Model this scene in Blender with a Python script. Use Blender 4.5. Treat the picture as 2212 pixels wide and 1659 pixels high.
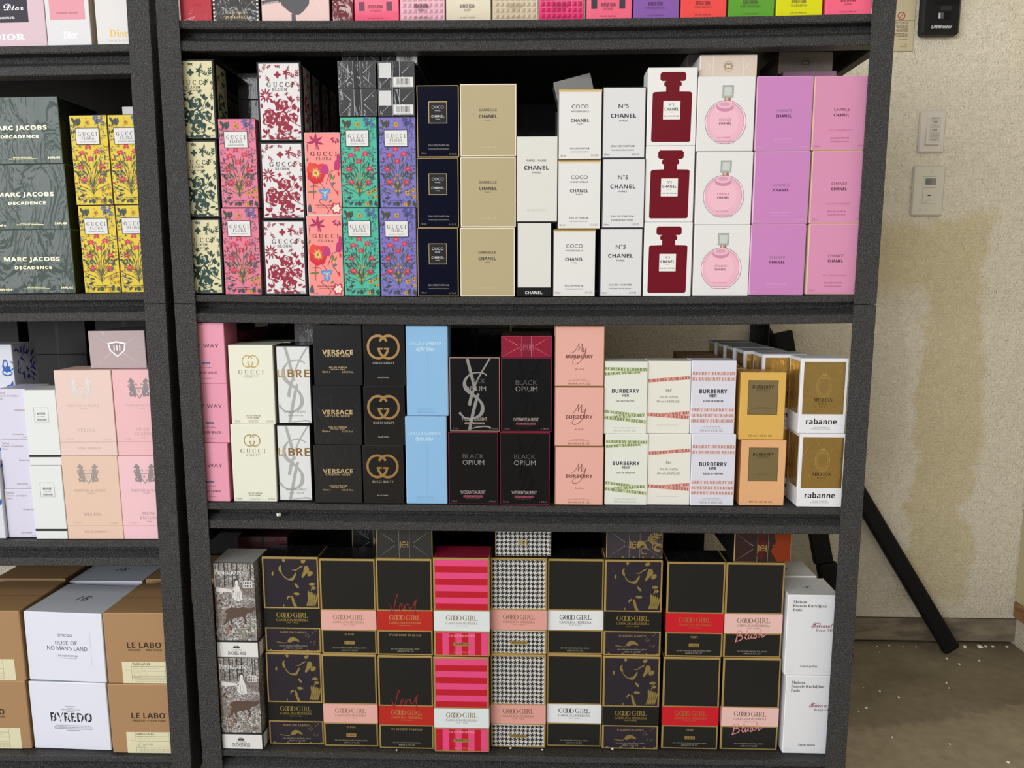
import bpy, bmesh, math, random
from mathutils import Vector, Matrix

for o in list(bpy.data.objects):
    bpy.data.objects.remove(o)
SC = bpy.context.scene
COL = SC.collection
PI = math.pi

# ------------------------------------------------------------------ camera
CAM_F, CAM_YAW, CAM_PITCH = 1619.339, 0.0289, 0.1394
cam = bpy.data.cameras.new('camera')
cam.sensor_width = 36.0
cam.lens = CAM_F / 2212.0 * 36.0
cam.clip_start = 0.05
cam_ob = bpy.data.objects.new('camera', cam)
COL.objects.link(cam_ob)
_fw = Vector((-math.sin(CAM_YAW) * math.cos(CAM_PITCH), math.cos(CAM_YAW) * math.cos(CAM_PITCH), -math.sin(CAM_PITCH)))
_rt = Vector((math.cos(CAM_YAW), math.sin(CAM_YAW), 0))
_up = _rt.cross(_fw)
cam_ob.matrix_world = Matrix(((_rt.x, _up.x, -_fw.x, 0.6324), (_rt.y, _up.y, -_fw.y, -1.31), (_rt.z, _up.z, -_fw.z, 1.0405), (0, 0, 0, 1)))
SC.camera = cam_ob

# ------------------------------------------------------------------ world and daylight
wd = bpy.data.worlds.new('world')
SC.world = wd
wd.use_nodes = True
bg = wd.node_tree.nodes['Background']
bg.inputs[0].default_value = (1.0, 0.97, 0.935, 1)
# soft bounce from the garage all round, brighter from the open side on the left
_n, _l = wd.node_tree.nodes, wd.node_tree.links
_tc, _sx, _mr = _n.new('ShaderNodeTexCoord'), _n.new('ShaderNodeSeparateXYZ'), _n.new('ShaderNodeMapRange')
_l.new(_tc.outputs['Generated'], _sx.inputs[0])
_l.new(_sx.outputs['X'], _mr.inputs[0])
_mr.inputs[1].default_value, _mr.inputs[2].default_value = -.98, -.60
_mr.inputs[3].default_value, _mr.inputs[4].default_value = 1.8, .27
_l.new(_mr.outputs[0], bg.inputs[1])
# daylight through the open garage door, behind the photographer and well to the left
la = bpy.data.lights.new('garage_door_daylight', 'AREA')
la.shape = 'RECTANGLE'
la.size, la.size_y = 5.6, 2.9
la.energy = 520
la.color = (0.94, 0.975, 1.0)
lo = bpy.data.objects.new('garage_door_daylight', la)
COL.objects.link(lo)
lo.location = (-4.7, -6.7, 2.3)
lo.rotation_euler = (math.radians(85), 0, math.radians(-33))
# the garage's ceiling lamp, behind and above the photographer
lb = bpy.data.lights.new('ceiling_lamp', 'AREA')
lb.shape = 'RECTANGLE'
lb.size, lb.size_y = 1.3, .4
lb.energy = 24
lb.color = (1.0, 0.95, 0.88)
lq = bpy.data.objects.new('ceiling_lamp', lb)
COL.objects.link(lq)
lq.location = (.25, -2.5, 2.5)
lq.rotation_euler = (math.radians(38), 0, 0)
vs = SC.view_settings
vs.view_transform = 'Standard'
vs.look = 'None'
vs.exposure = 0.0
vs.gamma = 1.0
vs.use_curve_mapping = False
SC.cycles.max_bounces = 6
SC.cycles.diffuse_bounces = 4
SC.cycles.glossy_bounces = 3
SC.cycles.transparent_max_bounces = 6

# ------------------------------------------------------------------ materials
def lin(h):
    h = h.lstrip('#')
    r = []
    for i in (0, 2, 4):
        c = int(h[i:i + 2], 16) / 255
        r.append(c / 12.92 if c <= .04045 else ((c + .055) / 1.055) ** 2.4)
    return (r[0], r[1], r[2], 1)
MATS = {}
def new_mat(key):
    m = bpy.data.materials.new(key)
    m.use_nodes = True
    MATS[key] = m
    return m, m.node_tree, m.node_tree.nodes['Principled BSDF']
def ink(h, rough=.5, metal=0.0):
    """a printed or plain colour"""
    key = 'ink_%s_%g_%g' % (h, rough, metal)
    if key in MATS: return MATS[key]
    m, nt, b = new_mat(key)
    b.inputs['Base Color'].default_value = lin(h)
    b.inputs['Roughness'].default_value = rough
    b.inputs['Metallic'].default_value = metal
    b.inputs['Specular IOR Level'].default_value = .2
    return m
def foil(h, rough=.32):
    return ink(h, rough, .55)
def nd(nt, t, **kw):
    n = nt.nodes.new(t)
    for k, v in kw.items():
        setattr(n, k, v)
    return n
def obj_coords(nt, rnd=True, scale=(1, 1, 1)):
    tc = nd(nt, 'ShaderNodeTexCoord')
    mp = nd(nt, 'ShaderNodeMapping')
    mp.inputs['Scale'].default_value = scale
    nt.links.new(tc.outputs['Object'], mp.inputs['Vector'])
    if rnd:
        oi = nd(nt, 'ShaderNodeObjectInfo')
        mu = nd(nt, 'ShaderNodeVectorMath', operation='SCALE')
        cx = nd(nt, 'ShaderNodeCombineXYZ')
        for k in range(3): nt.links.new(oi.outputs['Random'], cx.inputs[k])
        nt.links.new(cx.outputs[0], mu.inputs[0])
        mu.inputs['Scale'].default_value = 37.0
        nt.links.new(mu.outputs[0], mp.inputs['Location'])
    return mp
def card(h, rough=.45, wrap=0.0, metal=0.0, coat=None):
    """box board; wrap > 0: crinkled clear film shrunk round it"""
    key = 'card_%s_%g_%g_%g_%s' % (h, rough, wrap, metal, coat)
    if key in MATS: return MATS[key]
    m, nt, b = new_mat(key)
    b.inputs['Base Color'].default_value = lin(h)
    b.inputs['Roughness'].default_value = rough
    b.inputs['Metallic'].default_value = metal
    b.inputs['Specular IOR Level'].default_value = .15
    if wrap > 0:
        mp = obj_coords(nt, True, (1.0, 1.0, .55))
        n = nd(nt, 'ShaderNodeTexNoise')
        n.inputs['Scale'].default_value = 26 if wrap <= 1 else 17
        n.inputs['Detail'].default_value = 3
        n.inputs['Distortion'].default_value = 2.2 if wrap <= 1 else 1.8
        nt.links.new(mp.outputs[0], n.inputs['Vector'])
        bp = nd(nt, 'ShaderNodeBump')
        bp.inputs['Strength'].default_value = min(1, wrap)
        bp.inputs['Distance'].default_value = .006 * wrap
        nt.links.new(n.outputs[0], bp.inputs['Height'])
        b.inputs['Coat Weight'].default_value = coat if coat is not None else min(.8, max(0, 2 * wrap - .06))
        b.inputs['Coat Roughness'].default_value = .07
        nt.links.new(bp.outputs[0], b.inputs['Coat Normal'])
        if metal: nt.links.new(bp.outputs[0], b.inputs['Normal'])
    return m
def hammered(key, h, scale, strength, rough=.36, spec=.5):
    """hammer-finish powder coat"""
    if key in MATS: return MATS[key]
    m, nt, b = new_mat(key)
    b.inputs['Base Color'].default_value = lin(h)
    b.inputs['Roughness'].default_value = rough
    b.inputs['Specular IOR Level'].default_value = spec
    mp = obj_coords(nt, False)
    n = nd(nt, 'ShaderNodeTexNoise')
    n.inputs['Scale'].default_value = scale
    n.inputs['Detail'].default_value = 1.5
    nt.links.new(mp.outputs[0], n.inputs['Vector'])
    bp = nd(nt, 'ShaderNodeBump')
    bp.inputs['Strength'].default_value = strength
    bp.inputs['Distance'].default_value = .0026
    rp = nd(nt, 'ShaderNodeValToRGB')          # dark and silvery flecks; glints off the hammering are painted into them
    rp.color_ramp.elements[0].position, rp.color_ramp.elements[1].position = .46, .66
    c = lin(h)
    rp.color_ramp.elements[0].color = (c[0] * .5, c[1] * .5, c[2] * .5, 1)
    rp.color_ramp.elements[1].color = (min(1, c[0] * 2.7), min(1, c[1] * 2.7), min(1, c[2] * 2.7), 1)
    nt.links.new(n.outputs[0], rp.inputs[0])
    nt.links.new(rp.outputs[0], b.inputs['Base Color'])
    nt.links.new(n.outputs[0], bp.inputs['Height'])
    nt.links.new(bp.outputs[0], b.inputs['Normal'])
    return m

# ------------------------------------------------------------------ object helpers
def mesh_obj(name, verts, faces, mats, idx=None, parent=None, smooth=False):
    me = bpy.data.meshes.new(name)
    me.from_pydata([tuple(v) for v in verts], [], faces)
    for m in (mats if isinstance(mats, (list, tuple)) else [mats]): me.materials.append(m)
    if idx: me.polygons.foreach_set('material_index', idx)
    if smooth: me.polygons.foreach_set('use_smooth', [True] * len(me.polygons))
    me.update()
    o = bpy.data.objects.new(name, me)
    COL.objects.link(o)
    if parent: o.parent = parent
    return o
def empty(name, loc=(0, 0, 0), rot=(0, 0, 0)):
    o = bpy.data.objects.new(name, None)
    o.empty_display_size = .02
    COL.objects.link(o)
    o.location = loc
    o.rotation_euler = rot
    return o
def tag(o, label, cat, group=None, kind=None):
    o['label'] = label
    o['category'] = cat
    if group: o['group'] = group
    if kind: o['kind'] = kind
    return o
def structure(o, label=None, cat=None):
    o['kind'] = 'structure'
    if label: o['label'] = label
    if cat: o['category'] = cat
    return o
def bm_box(bm, x0, x1, y0, y1, z0, z1, bevel=0, seg=1):
    r = bmesh.ops.create_cube(bm, size=1)
    vv = r['verts']
    for v in vv:
        v.co = Vector((x0 + (v.co.x + .5) * (x1 - x0), y0 + (v.co.y + .5) * (y1 - y0), z0 + (v.co.z + .5) * (z1 - z0)))
    if bevel:
        es = list({e for v in vv for e in v.link_edges})
        bmesh.ops.bevel(bm, geom=es, offset=bevel, segments=seg, profile=.5, affect='EDGES')
def bm_obj(name, bm, mats, parent=None, smooth=False):
    bmesh.ops.recalc_face_normals(bm, faces=bm.faces)
    me = bpy.data.meshes.new(name)
    bm.to_mesh(me)
    bm.free()
    for m in (mats if isinstance(mats, (list, tuple)) else [mats]): me.materials.append(m)
    if smooth: me.polygons.foreach_set('use_smooth', [True] * len(me.polygons))
    o = bpy.data.objects.new(name, me)
    COL.objects.link(o)
    if parent: o.parent = parent
    return o
def box_obj(name, x0, x1, y0, y1, z0, z1, m, parent=None, bevel=0, seg=1):
    bm = bmesh.new()
    bm_box(bm, x0, x1, y0, y1, z0, z1, bevel, seg)
    return bm_obj(name, bm, m, parent)

# ------------------------------------------------------------------ lettering
_FB = {'S': (0x1D400, 0x1D41A, 0x1D7CE), 'I': (0x1D434, 0x1D44E, None), 'C': (0x1D4D0, 0x1D4EA, None), 'N': (0x1D5A0, 0x1D5BA, 0x1D7E2),
       'B': (0x1D5D4, 0x1D5EE, 0x1D7EC), 'M': (0x1D670, 0x1D68A, 0x1D7F6)}
_FB['R'] = _FB['I']
def _conv(s, f):
    if f not in _FB: return s
    a, b, d = _FB[f]
    r = ''
    for c in s:
        if 'A' <= c <= 'Z': r += chr(a + ord(c) - 65)
        elif f in 'IR' and c == 'h': r += '\u210e'
        elif 'a' <= c <= 'z': r += chr(b + ord(c) - 97)
        elif '0' <= c <= '9' and d: r += chr(d + ord(c) - 48)
        else: r += c
    return r
_TX = {}
_TC = []
_LEAN = {}
def glyphs(s, f='G', bold=0.0, sp=1.0, res=2):
    """outline of a line of lettering as flat polygons: verts, faces, x0, x1"""
    k = (s, f, bold, sp, res)
    if k in _TX: return _TX[k]
    if not _TC: _TC.append(bpy.data.curves.new('t', 'FONT'))
    c = _TC[0]
    c.body = _conv(s, f)
    c.size = 1
    c.resolution_u = res
    c.offset = bold
    c.space_character = sp
    o = bpy.data.objects.new('t', c)
    me = bpy.data.meshes.new_from_object(o)
    v = [(p.co.x, p.co.y) for p in me.vertices]
    fs = [tuple(p.vertices) for p in me.polygons]
    bpy.data.objects.remove(o)
    bpy.data.meshes.remove(me)
    if f == 'R' and v:      # stand the slanted roman capitals upright
        if 'R' not in _LEAN:
            _LEAN['R'] = 0
            q = glyphs('I', 'R')[0]
            hi = max(p[1] for p in q)
            t_, b_ = [p[0] for p in q if p[1] > hi * .9], [p[0] for p in q if p[1] < hi * .1]
            _LEAN['R'] = (sum(t_) / len(t_) - sum(b_) / len(b_)) / hi
        v = [(p[0] - _LEAN['R'] * p[1], p[1]) for p in v]
    xs = [p[0] for p in v] or [0, 1]
    _TX[k] = (v, fs, min(xs), max(xs))
    return _TX[k]
_CAP = {}
def cap_height(f):
    if f not in _CAP:
        v = glyphs('E' if f != 'C' else 'B', f)[0]
        _CAP[f] = max(p[1] for p in v)
    return _CAP[f]
def smooth_line(pts, n=6):
    """Catmull-Rom through the points"""
    if len(pts) < 3: return list(pts)
    P = [pts[0]] + list(pts) + [pts[-1]]
    out = []
    for i in range(1, len(P) - 2):
        p0, p1, p2, p3 = P[i - 1], P[i], P[i + 1], P[i + 2]
        for k in range(n):
            t = k / n
            out.append(tuple(.5 * (2 * p1[j] + (p2[j] - p0[j]) * t + (2 * p0[j] - 5 * p1[j] + 4 * p2[j] - p3[j]) * t * t + (3 * p1[j] - p0[j] - 3 * p2[j] + p3[j]) * t ** 3) for j in range(len(p1))))
    out.append(tuple(pts[-1]))
    return out

# ------------------------------------------------------------------ a kind of carton and what is printed on it
class Carton:
    """Artwork is laid out in drawing units; rect = (left, right, top, bottom) of the front face in those units."""
    def __init__(s, w, h, d, rect, face, side=None, edge=None, wrap=0.0, bevel=.0009, rough=.45, top=None, name='carton'):
        s.w, s.h, s.d, s.rect = w, h, d, rect
        s.parts = {}
        s.layer = 0
        s.fields = []
        s.blocks = []
        s.clip = None
        s.meshes = None
        s.side = side or face
        s.cm = [card(face, rough, wrap) if isinstance(face, str) else face, card(s.side, rough, wrap * .6) if isinstance(s.side, str) else s.side,
                (edge if not isinstance(edge, str) else card(edge, rough)) if edge else (card(face, rough, wrap) if isinstance(face, str) else face),
                card(top, rough, wrap) if isinstance(top, str) else (top or (card(s.side, rough, wrap) if isinstance(s.side, str) else s.side))]
        s.bevel = bevel
        s.cname = name
    def P(s, x, y):
        l, r, t, b = s.rect
        return ((x - (l + r) / 2) / (r - l) * s.w, (b - y) / (b - t) * s.h)
    def part(s, n):
        return s.parts.setdefault(n, ([], [], [], []))
    def raw(s, n, vs, fs, m):
        V, F, I, M = s.part(n)
        if m not in M: M.append(m)
        b = len(V)
        V.extend(vs)
        for f in fs:
            F.append(tuple(b + i for i in f))
            I.append(M.index(m))
    def poly(s, n, pts, m, faces=None):
        s.layer += 1
        y = -s.d / 2 - .00014 - s.layer * 1.8e-6
        l, r, t, b = s.rect
        e = .0004
        vs = []
        for p in pts:
            if s.clip: p = (max(s.clip[0], min(s.clip[2], p[0])), max(s.clip[1], min(s.clip[3], p[1])))
            x, z = s.P(p[0], p[1])
            vs.append((max(-s.w / 2 + e, min(s.w / 2 - e, x)), y, max(e, min(s.h - e, z))))
        if faces is None:
            a = sum(vs[i][0] * vs[(i + 1) % len(vs)][2] - vs[(i + 1) % len(vs)][0] * vs[i][2] for i in range(len(vs)))
            f = list(range(len(vs)))
            if a < 0: f.reverse()
            faces = [f]
        s.raw(n, vs, faces, m)
    def box(s, n, x0, y0, x1, y1, m):
        if n in ('front_label', 'colour_band', 'base_band'): s.fields.append((x0, y0, x1, y1, n))
        s.poly(n, [(x0, y0), (x1, y0), (x1, y1), (x0, y1)], m)
    def frame(s, n, x0, y0, x1, y1, t, m):
        s.box(n, x0, y0, x1, y0 + t, m); s.box(n, x0, y1 - t, x1, y1, m)
        s.box(n, x0, y0 + t, x0 + t, y1 - t, m); s.box(n, x1 - t, y0 + t, x1, y1 - t, m)
    def ell(s, n, cx, cy, rx, ry, m, k=28, a0=0, a1=2 * PI):
        s.poly(n, [(cx + rx * math.cos(a0 + (a1 - a0) * i / k), cy - ry * math.sin(a0 + (a1 - a0) * i / k)) for i in range(k)], m)
    def stroke(s, n, pts, wd, m, sm=True, close=False):
        """a brush line; wd is a width or one width per point"""
        W = wd if isinstance(wd, (list, tuple)) else [wd] * len(pts)
        q = [(p[0], p[1], w) for p, w in zip(pts, W)]
        if sm: q = smooth_line(q)
        L, R = [], []
        for i, p in enumerate(q):
            a, b = q[max(0, i - 1)], q[min(len(q) - 1, i + 1)]
            if close: a, b = q[i - 1], q[(i + 1) % len(q)]
            dx, dy = b[0] - a[0], b[1] - a[1]
            k = math.hypot(dx, dy) or 1
            nx, ny = -dy / k * p[2] / 2, dx / k * p[2] / 2
            L.append((p[0] + nx, p[1] + ny)); R.append((p[0] - nx, p[1] - ny))
        k = len(q)
        fs = [(i, i + 1, k + i + 1, k + i) for i in range(k - 1)]
        if close: fs.append((k - 1, 0, k, 2 * k - 1))
        s.poly(n, L + R, m, fs)
    def ring(s, n, cx, cy, rx, ry, t, m, a0=0, a1=360, k=36):
        full = abs(a1 - a0) >= 360
        kk = k if full else k + 1
        pts = [(cx + rx * math.cos(math.radians(a0 + (a1 - a0) * i / k)), cy - ry * math.sin(math.radians(a0 + (a1 - a0) * i / k))) for i in range(kk)]
        s.stroke(n, pts, t, m, False, full)
    def text(s, t, f, cx, base, w, cap, m, al='c', rot=0, bold=0.0, sp=1.0, n='lettering', slant=0, res=2):
        if f == 'G' and bold > .008: f, bold = 'N', .008
        v, fs, x0, x1 = glyphs(t, f, bold, sp, res)
        if not v: return
        if n == 'lettering':
            for a, b, c_, d_, q in s.fields:
                if a < cx < c_ and b < base - cap / 2 < d_: n = q + '/lettering'
        if n == 'lettering':
            gap = .13 * (s.rect[3] - s.rect[2])
            for c_ in s.blocks:
                if c_[0] - gap < base - cap / 2 < c_[1] + gap: break
            else:
                c_ = [base - cap, base, 'lettering' + ('#%d' % len(s.blocks) if s.blocks else '')]
                s.blocks.append(c_)
            c_[0], c_[1] = min(c_[0], base - cap), max(c_[1], base)
            n = c_[2]
        sx = w / (x1 - x0)
        sy = cap / cap_height(f)
        off = -(x0 + x1) / 2 if al == 'c' else (-x0 if al == 'l' else -x1)
        c, sn = math.cos(math.radians(rot)), math.sin(math.radians(rot))
        pts = []
        for a, b in v:
            X, Y = (a + off) * sx + slant * b * sy, b * sy
            pts.append((cx + X * c - Y * sn, base - (X * sn + Y * c)))
        s.poly(n, pts, m, fs)
    # the other faces, in metres: depth t from the front, height z
    def left(s, n, pts, m):
        s.layer += 1
        x = -s.w / 2 - .00022 - s.layer * 6e-6
        s.raw(n, [(x, -s.d / 2 + t, z) for t, z in pts], [list(range(len(pts)))], m)
    def right(s, n, pts, m):
        s.layer += 1
        x = s.w / 2 + .00022 + s.layer * 6e-6
        s.raw(n, [(x, -s.d / 2 + t, z) for t, z in pts], [list(range(len(pts)))], m)
    def top(s, n, pts, m, faces=None):
        s.layer += 1
        z = s.h + .00005 + (s.layer % 40) * 2e-6
        s.raw(n, [(x, -s.d / 2 + t, z) for x, t in pts], faces or [list(range(len(pts)))], m)
    def end_folds(s, m, strip=None, t=2.2):
        """the folded end of clear film: four creases from the corners and a strip between"""
        l, r, a, b = s.rect
        cx, cy = (l + r) / 2, (a + b) / 2
        g = (r - l) * .17
        if strip: s.box('wrapping_fold', cx - g * .55, a, cx + g * .55, b, strip)
        for X, Y in ((l, a), (r, a), (l, b), (r, b)):
            sg = -1 if X == l else 1
            s.stroke('wrapping_fold', [(X, Y), (cx + sg * g, cy + (Y - cy) * .12)], t, m, False)
        for sg in (-1, 1):
            s.stroke('wrapping_fold', [(cx + sg * g * .55, a), (cx + sg * g * .55, b)], t * .6, m, False)
    def top_folds(s, m, t=.0008):
        w, d = s.w, s.d
        def ln(a, b):
            dx, dy = b[0] - a[0], b[1] - a[1]
            k = math.hypot(dx, dy)
            nx, ny = -dy / k * t / 2, dx / k * t / 2
            s.top('wrapping_fold', [(a[0] + nx, a[1] + ny), (b[0] + nx, b[1] + ny), (b[0] - nx, b[1] - ny), (a[0] - nx, a[1] - ny)], m)
        for sx in (-1, 1):
            ln((sx * w / 2, 0), (sx * w * .13, d * .48)); ln((sx * w / 2, d), (sx * w * .13, d * .52)); ln((sx * w * .13, 0), (sx * w * .13, d))
    def bake(s):
        bm = bmesh.new()
        bm_box(bm, -s.w / 2, s.w / 2, -s.d / 2, s.d / 2, 0, s.h, s.bevel, 1)
        bmesh.ops.recalc_face_normals(bm, faces=bm.faces)
        for f in bm.faces:
            n = f.normal
            f.material_index = 0 if n.y < -.95 else 1 if abs(n.x) > .95 else 3 if n.z > .95 else 1 if abs(n.z) > .95 or n.y > .95 else 2
        me = bpy.data.meshes.new(s.cname)
        bm.to_mesh(me)
        bm.free()
        for m in s.cm: me.materials.append(m)
        s.meshes = [(s.cname, me)]
        for n, (V, F, I, M) in s.parts.items():
            me = bpy.data.meshes.new(n.split('/')[-1].split('#')[0])
            me.from_pydata(V, [], F)
            for m in M: me.materials.append(m)
            me.polygons.foreach_set('material_index', I)
            me.update()
            s.meshes.append((n, me))
        s.proto = None
    def place(s, x, yf, z, label, group=None, yaw=0.0, roll=0.0, name='perfume_box', cat='perfume box', plain=False):
        """stand one carton with the middle of its front face over (x, yf) and its base at z"""
        if s.meshes is None: s.bake()
        c, sn = math.cos(yaw), math.sin(yaw)
        r = empty(name, (x - s.d / 2 * sn, yf + s.d / 2 * c, z), (0, roll, yaw))
        if s.proto is None:
            s.proto = []
            for n, me in s.meshes: s.proto.append((n, bpy.data.objects.new(n.split('/')[-1].split('#')[0], me)))
            made = [(n, o) for n, o in s.proto]
        else:
            made = [(n, o.copy()) for n, o in s.proto]
        at = dict((n, o) for n, o in made)
        for n, o in made:
            COL.objects.link(o)
            o.parent = at[n.split('/')[0]] if '/' in n else r
        return tag(r, label, cat, group)
# ------------------------------------------------------------------ the garage: floor, plaster wall, concrete curb, side wall
def floor_mat():
    m, nt, b = new_mat('concrete_floor')
    mp = obj_coords(nt, False)
    n1 = nd(nt, 'ShaderNodeTexNoise'); n1.inputs['Scale'].default_value = 2.6; n1.inputs['Detail'].default_value = 6; n1.inputs['Distortion'].default_value = .8
    n2 = nd(nt, 'ShaderNodeTexNoise'); n2.inputs['Scale'].default_value = 38; n2.inputs['Detail'].default_value = 5
    for n in (n1, n2): nt.links.new(mp.outputs[0], n.inputs['Vector'])
    r1 = nd(nt, 'ShaderNodeValToRGB')
    r1.color_ramp.elements[0].position = .35; r1.color_ramp.elements[0].color = lin('8a7d64')
    r1.color_ramp.elements[1].position = .68; r1.color_ramp.elements[1].color = lin('aea085')
    nt.links.new(n1.outputs[0], r1.inputs[0])
    # an old damp-looking stain with a curved edge, towards the back wall
    geo = nd(nt, 'ShaderNodeVectorMath', operation='DISTANCE')
    nt.links.new(mp.outputs[0], geo.inputs[0])
    geo.inputs[1].default_value = (1.25, 1.81, 0)
    ad = nd(nt, 'ShaderNodeMath', operation='ADD')
    sc = nd(nt, 'ShaderNodeMath', operation='MULTIPLY'); sc.inputs[1].default_value = .05
    nt.links.new(n2.outputs[0], sc.inputs[0])
    nt.links.new(geo.outputs['Value'], ad.inputs[0]); nt.links.new(sc.outputs[0], ad.inputs[1])
    mr = nd(nt, 'ShaderNodeMapRange')
    mr.inputs[1].default_value = 1.495; mr.inputs[2].default_value = 1.515; mr.inputs[3].default_value = .70; mr.inputs[4].default_value = 1.0
    nt.links.new(ad.outputs[0], mr.inputs[0])
    mr2 = nd(nt, 'ShaderNodeMapRange'); mr2.inputs[1].default_value = .3; mr2.inputs[2].default_value = .7; mr2.inputs[3].default_value = .86; mr2.inputs[4].default_value = 1.1
    nt.links.new(n2.outputs[0], mr2.inputs[0])
    mm = nd(nt, 'ShaderNodeMath', operation='MULTIPLY')
    nt.links.new(mr.outputs[0], mm.inputs[0]); nt.links.new(mr2.outputs[0], mm.inputs[1])
    vm = nd(nt, 'ShaderNodeVectorMath', operation='SCALE')
    nt.links.new(r1.outputs[0], vm.inputs[0]); nt.links.new(mm.outputs[0], vm.inputs['Scale'])
    nt.links.new(vm.outputs[0], b.inputs['Base Color'])
    b.inputs['Roughness'].default_value = .62
    bp = nd(nt, 'ShaderNodeBump'); bp.inputs['Strength'].default_value = .2; bp.inputs['Distance'].default_value = .003
    nt.links.new(n2.outputs[0], bp.inputs['Height']); nt.links.new(bp.outputs[0], b.inputs['Normal'])
    return m
def plaster_mat():
    """knock-down plaster, partly re-skimmed: an unpainted darker patch with paler worn streaks"""
    m, nt, b = new_mat('plaster')
    mp = obj_coords(nt, False)
    L = nt.links.new
    big = nd(nt, 'ShaderNodeTexNoise'); big.inputs['Scale'].default_value = 9; big.inputs['Detail'].default_value = 4
    fine = nd(nt, 'ShaderNodeTexNoise'); fine.inputs['Scale'].default_value = 85; fine.inputs['Detail'].default_value = 4; fine.inputs['Distortion'].default_value = 2.5
    pits = nd(nt, 'ShaderNodeTexNoise'); pits.inputs['Scale'].default_value = 120; pits.inputs['Detail'].default_value = 2; pits.inputs['Distortion'].default_value = 3
    for n in (big, fine, pits): L(mp.outputs[0], n.inputs['Vector'])
    sx = nd(nt, 'ShaderNodeSeparateXYZ'); L(mp.outputs[0], sx.inputs[0])
    def mth(op, a, bb=None, cl=False):
        n = nd(nt, 'ShaderNodeMath', operation=op, use_clamp=cl)
        for i, q in enumerate((a, bb)):
            if q is None: continue
            if isinstance(q, (int, float)): n.inputs[i].default_value = q
            else: L(q, n.inputs[i])
        return n.outputs[0]
    wob = mth('MULTIPLY', mth('SUBTRACT', big.outputs[0], .5), .16)
    def band(axis, a, bb, soft, w=wob):
        v = mth('ADD', sx.outputs[axis], w)
        lo = mth('DIVIDE', mth('SUBTRACT', v, a), soft, True)
        hi = mth('DIVIDE', mth('SUBTRACT', bb, v), soft, True)
        return mth('MULTIPLY', lo, hi)
    # the unpainted patch (x 1.66-1.87, z .12-1.2), wider above
    patch = mth('MULTIPLY', band(0, 1.675, 1.862, .02), band(2, .10, 1.22, .05))
    upper = mth('MULTIPLY', band(0, 1.2, 1.86, .04), band(2, 1.0, 1.20, .05))
    patch = mth('MAXIMUM', patch, upper)
    pale = mth('MULTIPLY', band(0, 1.2, 1.655, .03), band(2, .25, 1.05, .15))
    base = nd(nt, 'ShaderNodeMix', data_type='RGBA')
    base.inputs['A'].default_value = lin('efe6d2'); base.inputs['B'].default_value = lin('e0d3b0')
    L(patch, base.inputs['Factor'])
    b2 = nd(nt, 'ShaderNodeMix', data_type='RGBA'); b2.inputs['B'].default_value = lin('e6dcc8')
    L(base.outputs['Result'], b2.inputs['A']); L(mth('MULTIPLY', pale, .75), b2.inputs['Factor'])
    # pale flecks left standing on the patch, dark pits elsewhere
    fl = nd(nt, 'ShaderNodeMapRange'); fl.inputs[1].default_value = .55; fl.inputs[2].default_value = .66; L(fine.outputs[0], fl.inputs[0])
    b3 = nd(nt, 'ShaderNodeMix', data_type='RGBA'); b3.inputs['B'].default_value = lin('ebdfba')
    L(b2.outputs['Result'], b3.inputs['A']); L(mth('MULTIPLY', fl.outputs[0], mth('MULTIPLY', patch, .9)), b3.inputs['Factor'])
    pt = nd(nt, 'ShaderNodeMapRange'); pt.inputs[1].default_value = .36; pt.inputs[2].default_value = .30; L(pits.outputs[0], pt.inputs[0])
    b4 = nd(nt, 'ShaderNodeMix', data_type='RGBA'); b4.inputs['B'].default_value = lin('94876c')
    L(b3.outputs['Result'], b4.inputs['A']); L(mth('MULTIPLY', pt.outputs[0], mth('SUBTRACT', .75, mth('MULTIPLY', patch, .6))), b4.inputs['Factor'])
    # greyer and darker towards the foot of the wall
    gr = mth('MULTIPLY', mth('DIVIDE', mth('SUBTRACT', .45, sx.outputs[2]), .45, True), mth('ADD', .15, mth('MULTIPLY', big.outputs[0], .5)))
    b5 = nd(nt, 'ShaderNodeMix', data_type='RGBA'); b5.inputs['B'].default_value = lin('a99d85')
    L(b4.outputs['Result'], b5.inputs['A']); L(gr, b5.inputs['Factor'])
    L(b5.outputs['Result'], b.inputs['Base Color'])
    b.inputs['Roughness'].default_value = .75
    b.inputs['Specular IOR Level'].default_value = .2
    hs = mth('ADD', fine.outputs[0], mth('MULTIPLY', pits.outputs[0], .6))
    bp = nd(nt, 'ShaderNodeBump'); bp.inputs['Strength'].default_value = 1.0; bp.inputs['Distance'].default_value = .0045
    L(hs, bp.inputs['Height']); L(bp.outputs[0], b.inputs['Normal'])
    return m
def rough_concrete(key, h1, h2, sc=14):
    m, nt, b = new_mat(key)
    mp = obj_coords(nt, False, (1, 1, 3))
    n = nd(nt, 'ShaderNodeTexNoise'); n.inputs['Scale'].default_value = sc; n.inputs['Detail'].default_value = 8
    nt.links.new(mp.outputs[0], n.inputs['Vector'])
    r = nd(nt, 'ShaderNodeValToRGB')
    r.color_ramp.elements[0].position = .35; r.color_ramp.elements[0].color = lin(h1)
    r.color_ramp.elements[1].position = .65; r.color_ramp.elements[1].color = lin(h2)
    nt.links.new(n.outputs[0], r.inputs[0]); nt.links.new(r.outputs[0], b.inputs['Base Color'])
    b.inputs['Roughness'].default_value = .8
    bp = nd(nt, 'ShaderNodeBump'); bp.inputs['Strength'].default_value = .5; bp.inputs['Distance'].default_value = .004
    nt.links.new(n.outputs[0], bp.inputs['Height']); nt.links.new(bp.outputs[0], b.inputs['Normal'])
    return m
WALL_Y = .755
PLASTER = plaster_mat()
structure(box_obj('floor', -3.2, 4.0, -4.4, WALL_Y + .12, -.1, 0, floor_mat()))
structure(box_obj('wall_back', -3.2, 2.015, WALL_Y, WALL_Y + .12, .081, 2.6, PLASTER))
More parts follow.
